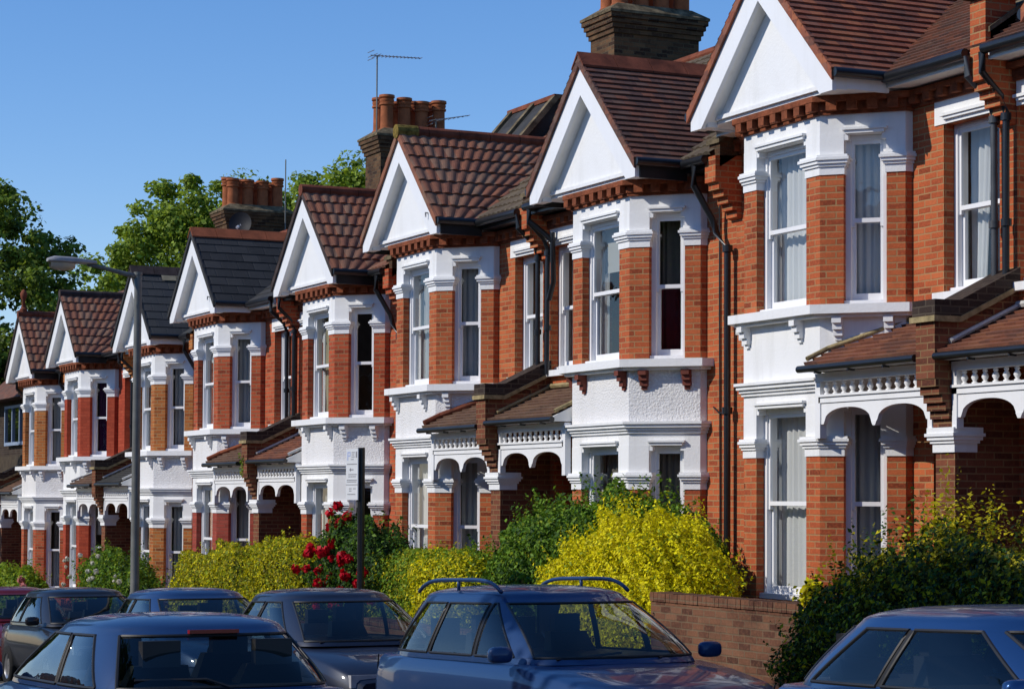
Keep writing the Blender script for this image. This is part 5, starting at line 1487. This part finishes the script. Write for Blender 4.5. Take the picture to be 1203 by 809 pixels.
        for i in range(9):
            th = PI * i / 8; row = []
            for j in range(17):
                a_ = 2 * PI * j / 16
                f_ = lambda q, e: math.copysign(abs(q) ** e, q)
                row.append((xm_ + 0.05 * f_(math.sin(th), 0.6) * f_(math.cos(a_), 0.6), sg * (hw * 0.95 + 0.10) + 0.10 * f_(math.cos(th), 0.6), zb + 0.07 + 0.065 * f_(math.sin(th), 0.6) * f_(math.sin(a_), 0.6)))
            rows_.append(row)
        b.grid(rows_)
        B(b, 'mirror', paint, smooth=True)
    for rear in (True, False):
        fr_ = 0.84 if rear else 0.86
        sg0 = -1
        if rear: o_, rows = panel('rear_window', lambda zf: PI + (PI - ang_y(fr_, zf, 1, True)), lambda zf: ang_y(fr_, zf, 1, True), GL, 0.0, 40, seal=True)
        else: o_, rows = panel('windscreen', lambda zf: -ang_y(fr_, zf, 1, False), lambda zf: ang_y(fr_, zf, 1, False), GL, 0.0, 40, seal=True)
        nn_ = 41
        if not rear:
            for q0, q1 in ((8, 20), (22, 35)):
                b = MB(); b.tube([(rows[0][q0][0] + 0.03, rows[0][q0][1], rows[0][q0][2] - 0.01), (rows[1][q1][0] + 0.02, rows[1][q1][1], rows[0][q1][2] + 0.03)], 0.009, 5)
                B(b, 'wiper', M['car_trim'])
        if rear:
            mid_ = nn_ // 2
            b = MB(); b.tube([(rows[0][mid_][0] - 0.02, 0.0, rows[0][mid_][2]), (rows[1][mid_][0] - 0.02, 0.14, rows[1][mid_][2]), (rows[1][mid_ + 14][0] - 0.015, rows[1][mid_ + 14][1], rows[1][mid_ + 14][2])], 0.010, 6)
            B(b, 'rear_wiper', M['car_trim'])
            b = MB(); b.box(rows[6][mid_][0] - 0.025, rows[6][mid_][0] + 0.02, -0.16, 0.16, rows[6][mid_][2] + 0.012, rows[6][mid_][2] + 0.035)
            B(b, 'brake_light', M['tail'])
    for sg in (-1, 1):
        b = MB(); b.box(-0.012, 0.12, sg * hw * 0.70 - 0.10, sg * hw * 0.70 + 0.10, 0.62, 0.84); B(b, 'tail_light', M['tail'])
        b = MB(); b.box(Lc - 0.30, Lc - 0.05, sg * hw * 0.62 - 0.14, sg * hw * 0.62 + 0.14, 0.56, 0.68); B(b, 'headlight', M['headlamp'])
    b = MB(); b.tube([(0.20, -hw * 0.93, zb - 0.01), (0.02, -hw * 0.86, 0.80), (-0.02, -hw * 0.80, 0.56), (-0.02, hw * 0.80, 0.56), (0.02, hw * 0.86, 0.80), (0.20, hw * 0.93, zb - 0.01)], 0.007, 5)
    B(b, 'tailgate_seam', M['car_trim'])
    b = MB(); b.box(-0.04, 0.10, -hw * 0.82, hw * 0.82, 0.34, 0.52); B(b, 'bumper', M['car_trim'])
    b = MB(); b.box(Lc - 0.12, Lc + 0.03, -hw * 0.7, hw * 0.7, 0.30, 0.46); B(b, 'bumper', M['car_trim'])
    for x in (0.80, Lc - 0.85):
        for sg in (-1, 1):
            b = MB(); n = 24; R = 0.31
            prof = [(R * 0.62, -0.09), (R * 0.94, -0.10), (R, -0.06), (R, 0.06), (R * 0.94, 0.10), (R * 0.62, 0.09)]
            P = [[(x + r * math.cos(2 * PI * j / n), sg * (hw - 0.085) + y, R + r * math.sin(2 * PI * j / n)) for j in range(n + 1)] for r, y in prof]
            b.grid(P)
            wheel = B(b, 'wheel', M['tyre'], smooth=True)
            b = MB()
            P = [[(x + r * math.cos(2 * PI * j / n), sg * (hw - 0.085 + y), R + r * math.sin(2 * PI * j / n)) for j in range(n + 1)] for r, y in ((0.01, 0.06), (0.08, 0.065), (R * 0.5, 0.05), (R * 0.63, 0.085))]
            b.grid(P); B(b, 'rim', M['rim'], wheel, smooth=True)
    if rails:
        for sg in (-1, 1):
            b = MB(); xa, xb = g1[0] + 0.12, g1[1] - 0.12; y = sg * hw * 0.66; z = H - 0.035
            P = [(xa + (xb - xa) * i / 24, y, z - 0.03 + 0.10 * (1 - abs(2 * i / 24 - 1) ** 5)) for i in range(25)]
            b.tube(P, 0.017, 8)
            b.tube([((xa + xb) / 2, y, z - 0.02), ((xa + xb) / 2, y, z + 0.07)], 0.016, 6)
            B(b, 'roof_rail', paint, smooth=True)
    return root
PB = {'estate': car_paint('navy_blue_car_paint', (0.010, 0.040, 0.125), 0.15, 0.45), 'blue': car_paint('mid_blue_car_paint', (0.012, 0.042, 0.13), 0.2, 0.45),
      'navy': car_paint('dark_navy_car_paint', (0.010, 0.016, 0.036), 0.15, 0.45), 'black': car_paint('blue_black_car_paint', (0.010, 0.012, 0.018), 0.15, 0.45),
      'red': car_paint('dark_red_car_paint', (0.12, 0.008, 0.012), 0.15, 0.45), 'bright': car_paint('metallic_blue_car_paint', (0.016, 0.060, 0.18), 0.5, 0.3)}
car(-18.5, -5.25, 4.6, 1.76, 1.54, PB['estate'], 'estate', 'dark blue estate car with curved roof rails in front of the yellow bush', rails=True)
car(-23.45, -5.2, 4.0, 1.70, 1.50, PB['navy'], 'hatch', 'dark navy hatchback parked in front of the red rose bush')
car(-28.4, -5.2, 4.1, 1.70, 1.49, PB['blue'], 'hatch', 'dark blue hatchback parked under the street lamp')
car(-34.0, -5.2, 4.1, 1.72, 1.48, PB['black'], 'hatch', 'blue-black hatchback parked left of the street lamp')
car(-38.6, -5.2, 4.1, 1.72, 1.48, PB['red'], 'hatch', 'dark red car showing its roof at the left edge')
car(-12.75, -9.2, 4.2, 1.72, 1.41, PB['blue'], 'hatch', 'blue car out on the road nearer than the parked row, only its roof in view', away=True)
car(-11.95, -5.25, 4.2, 1.72, 1.43, PB['bright'], 'hatch', 'metallic blue car at the bottom right below the dark hedge')

# ------------------------------------------------------------------ light, sky, camera
SUN_EL = 35.0
TH = 11.0
sun_from = Vector((-math.sin(rad(TH)) * math.cos(rad(SUN_EL)), -math.cos(rad(TH)) * math.cos(rad(SUN_EL)), math.sin(rad(SUN_EL))))
ld = bpy.data.lights.new('sun', 'SUN'); ld.energy = 3.7; ld.angle = rad(0.5); ld.color = (1.0, 0.94, 0.85)
lo = bpy.data.objects.new('sun', ld); COL.objects.link(lo)
lo.rotation_euler = (-sun_from).to_track_quat('-Z', 'Y').to_euler()
lo.location = (0, -30, 30)
w = bpy.data.worlds.new('World'); S.world = w; w.use_nodes = True
nt = w.node_tree
for n in list(nt.nodes): nt.nodes.remove(n)
sky = nt.nodes.new('ShaderNodeTexSky'); sky.sky_type = 'NISHITA'; sky.sun_disc = False
sky.sun_elevation = rad(SUN_EL)
sky.sun_rotation = math.atan2(sun_from.x, sun_from.y)
sky.air_density = 1.0; sky.dust_density = 0.0; sky.ozone_density = 4.0; sky.altitude = 50
bg = nt.nodes.new('ShaderNodeBackground'); bg.inputs[1].default_value = 0.115
wo = nt.nodes.new('ShaderNodeOutputWorld')
hs = nt.nodes.new('ShaderNodeHueSaturation'); hs.inputs['Saturation'].default_value = 1.22; hs.inputs['Value'].default_value = 1.2
nt.links.new(sky.outputs[0], hs.inputs['Color']); nt.links.new(mix(nt, 1.0, hs.outputs[0], (1.05, 0.97, 1.08), 'MULTIPLY'), bg.inputs[0]); nt.links.new(bg.outputs[0], wo.inputs[0])

YAW, PITCH, ROLL, SH, F = 1.129, 0.0363, 0.005, 87.9079, 2600.0
fwd = Vector((-math.sin(YAW) * math.cos(PITCH), math.cos(YAW) * math.cos(PITCH), math.sin(PITCH)))
right = Vector((math.cos(YAW), math.sin(YAW), 0)); up = right.cross(fwd)
R_ = right * math.cos(ROLL) + up * math.sin(ROLL); U_ = -right * math.sin(ROLL) + up * math.cos(ROLL)
cd = bpy.data.cameras.new('camera'); co = bpy.data.objects.new('camera', cd); COL.objects.link(co)
mat = Matrix(((R_.x, U_.x, -fwd.x, 0.0), (R_.y, U_.y, -fwd.y, -13.4411), (R_.z, U_.z, -fwd.z, 1.65), (0, 0, 0, 1)))
co.matrix_world = mat
cd.sensor_width = 36.0; cd.sensor_fit = 'HORIZONTAL'; cd.lens = 36.0 * F / 1203.0
cd.shift_y = SH / 1203.0
cd.clip_start = 0.1; cd.clip_end = 2000
S.camera = co
S.render.engine = 'CYCLES'
S.render.resolution_x = 1024; S.render.resolution_y = 688
vs = S.view_settings
vs.view_transform = 'Standard'; vs.look = 'None'; vs.gamma = 1.0; vs.use_curve_mapping = False; vs.exposure = 0.0
S.cycles.max_bounces = 8; S.cycles.transparent_max_bounces = 16
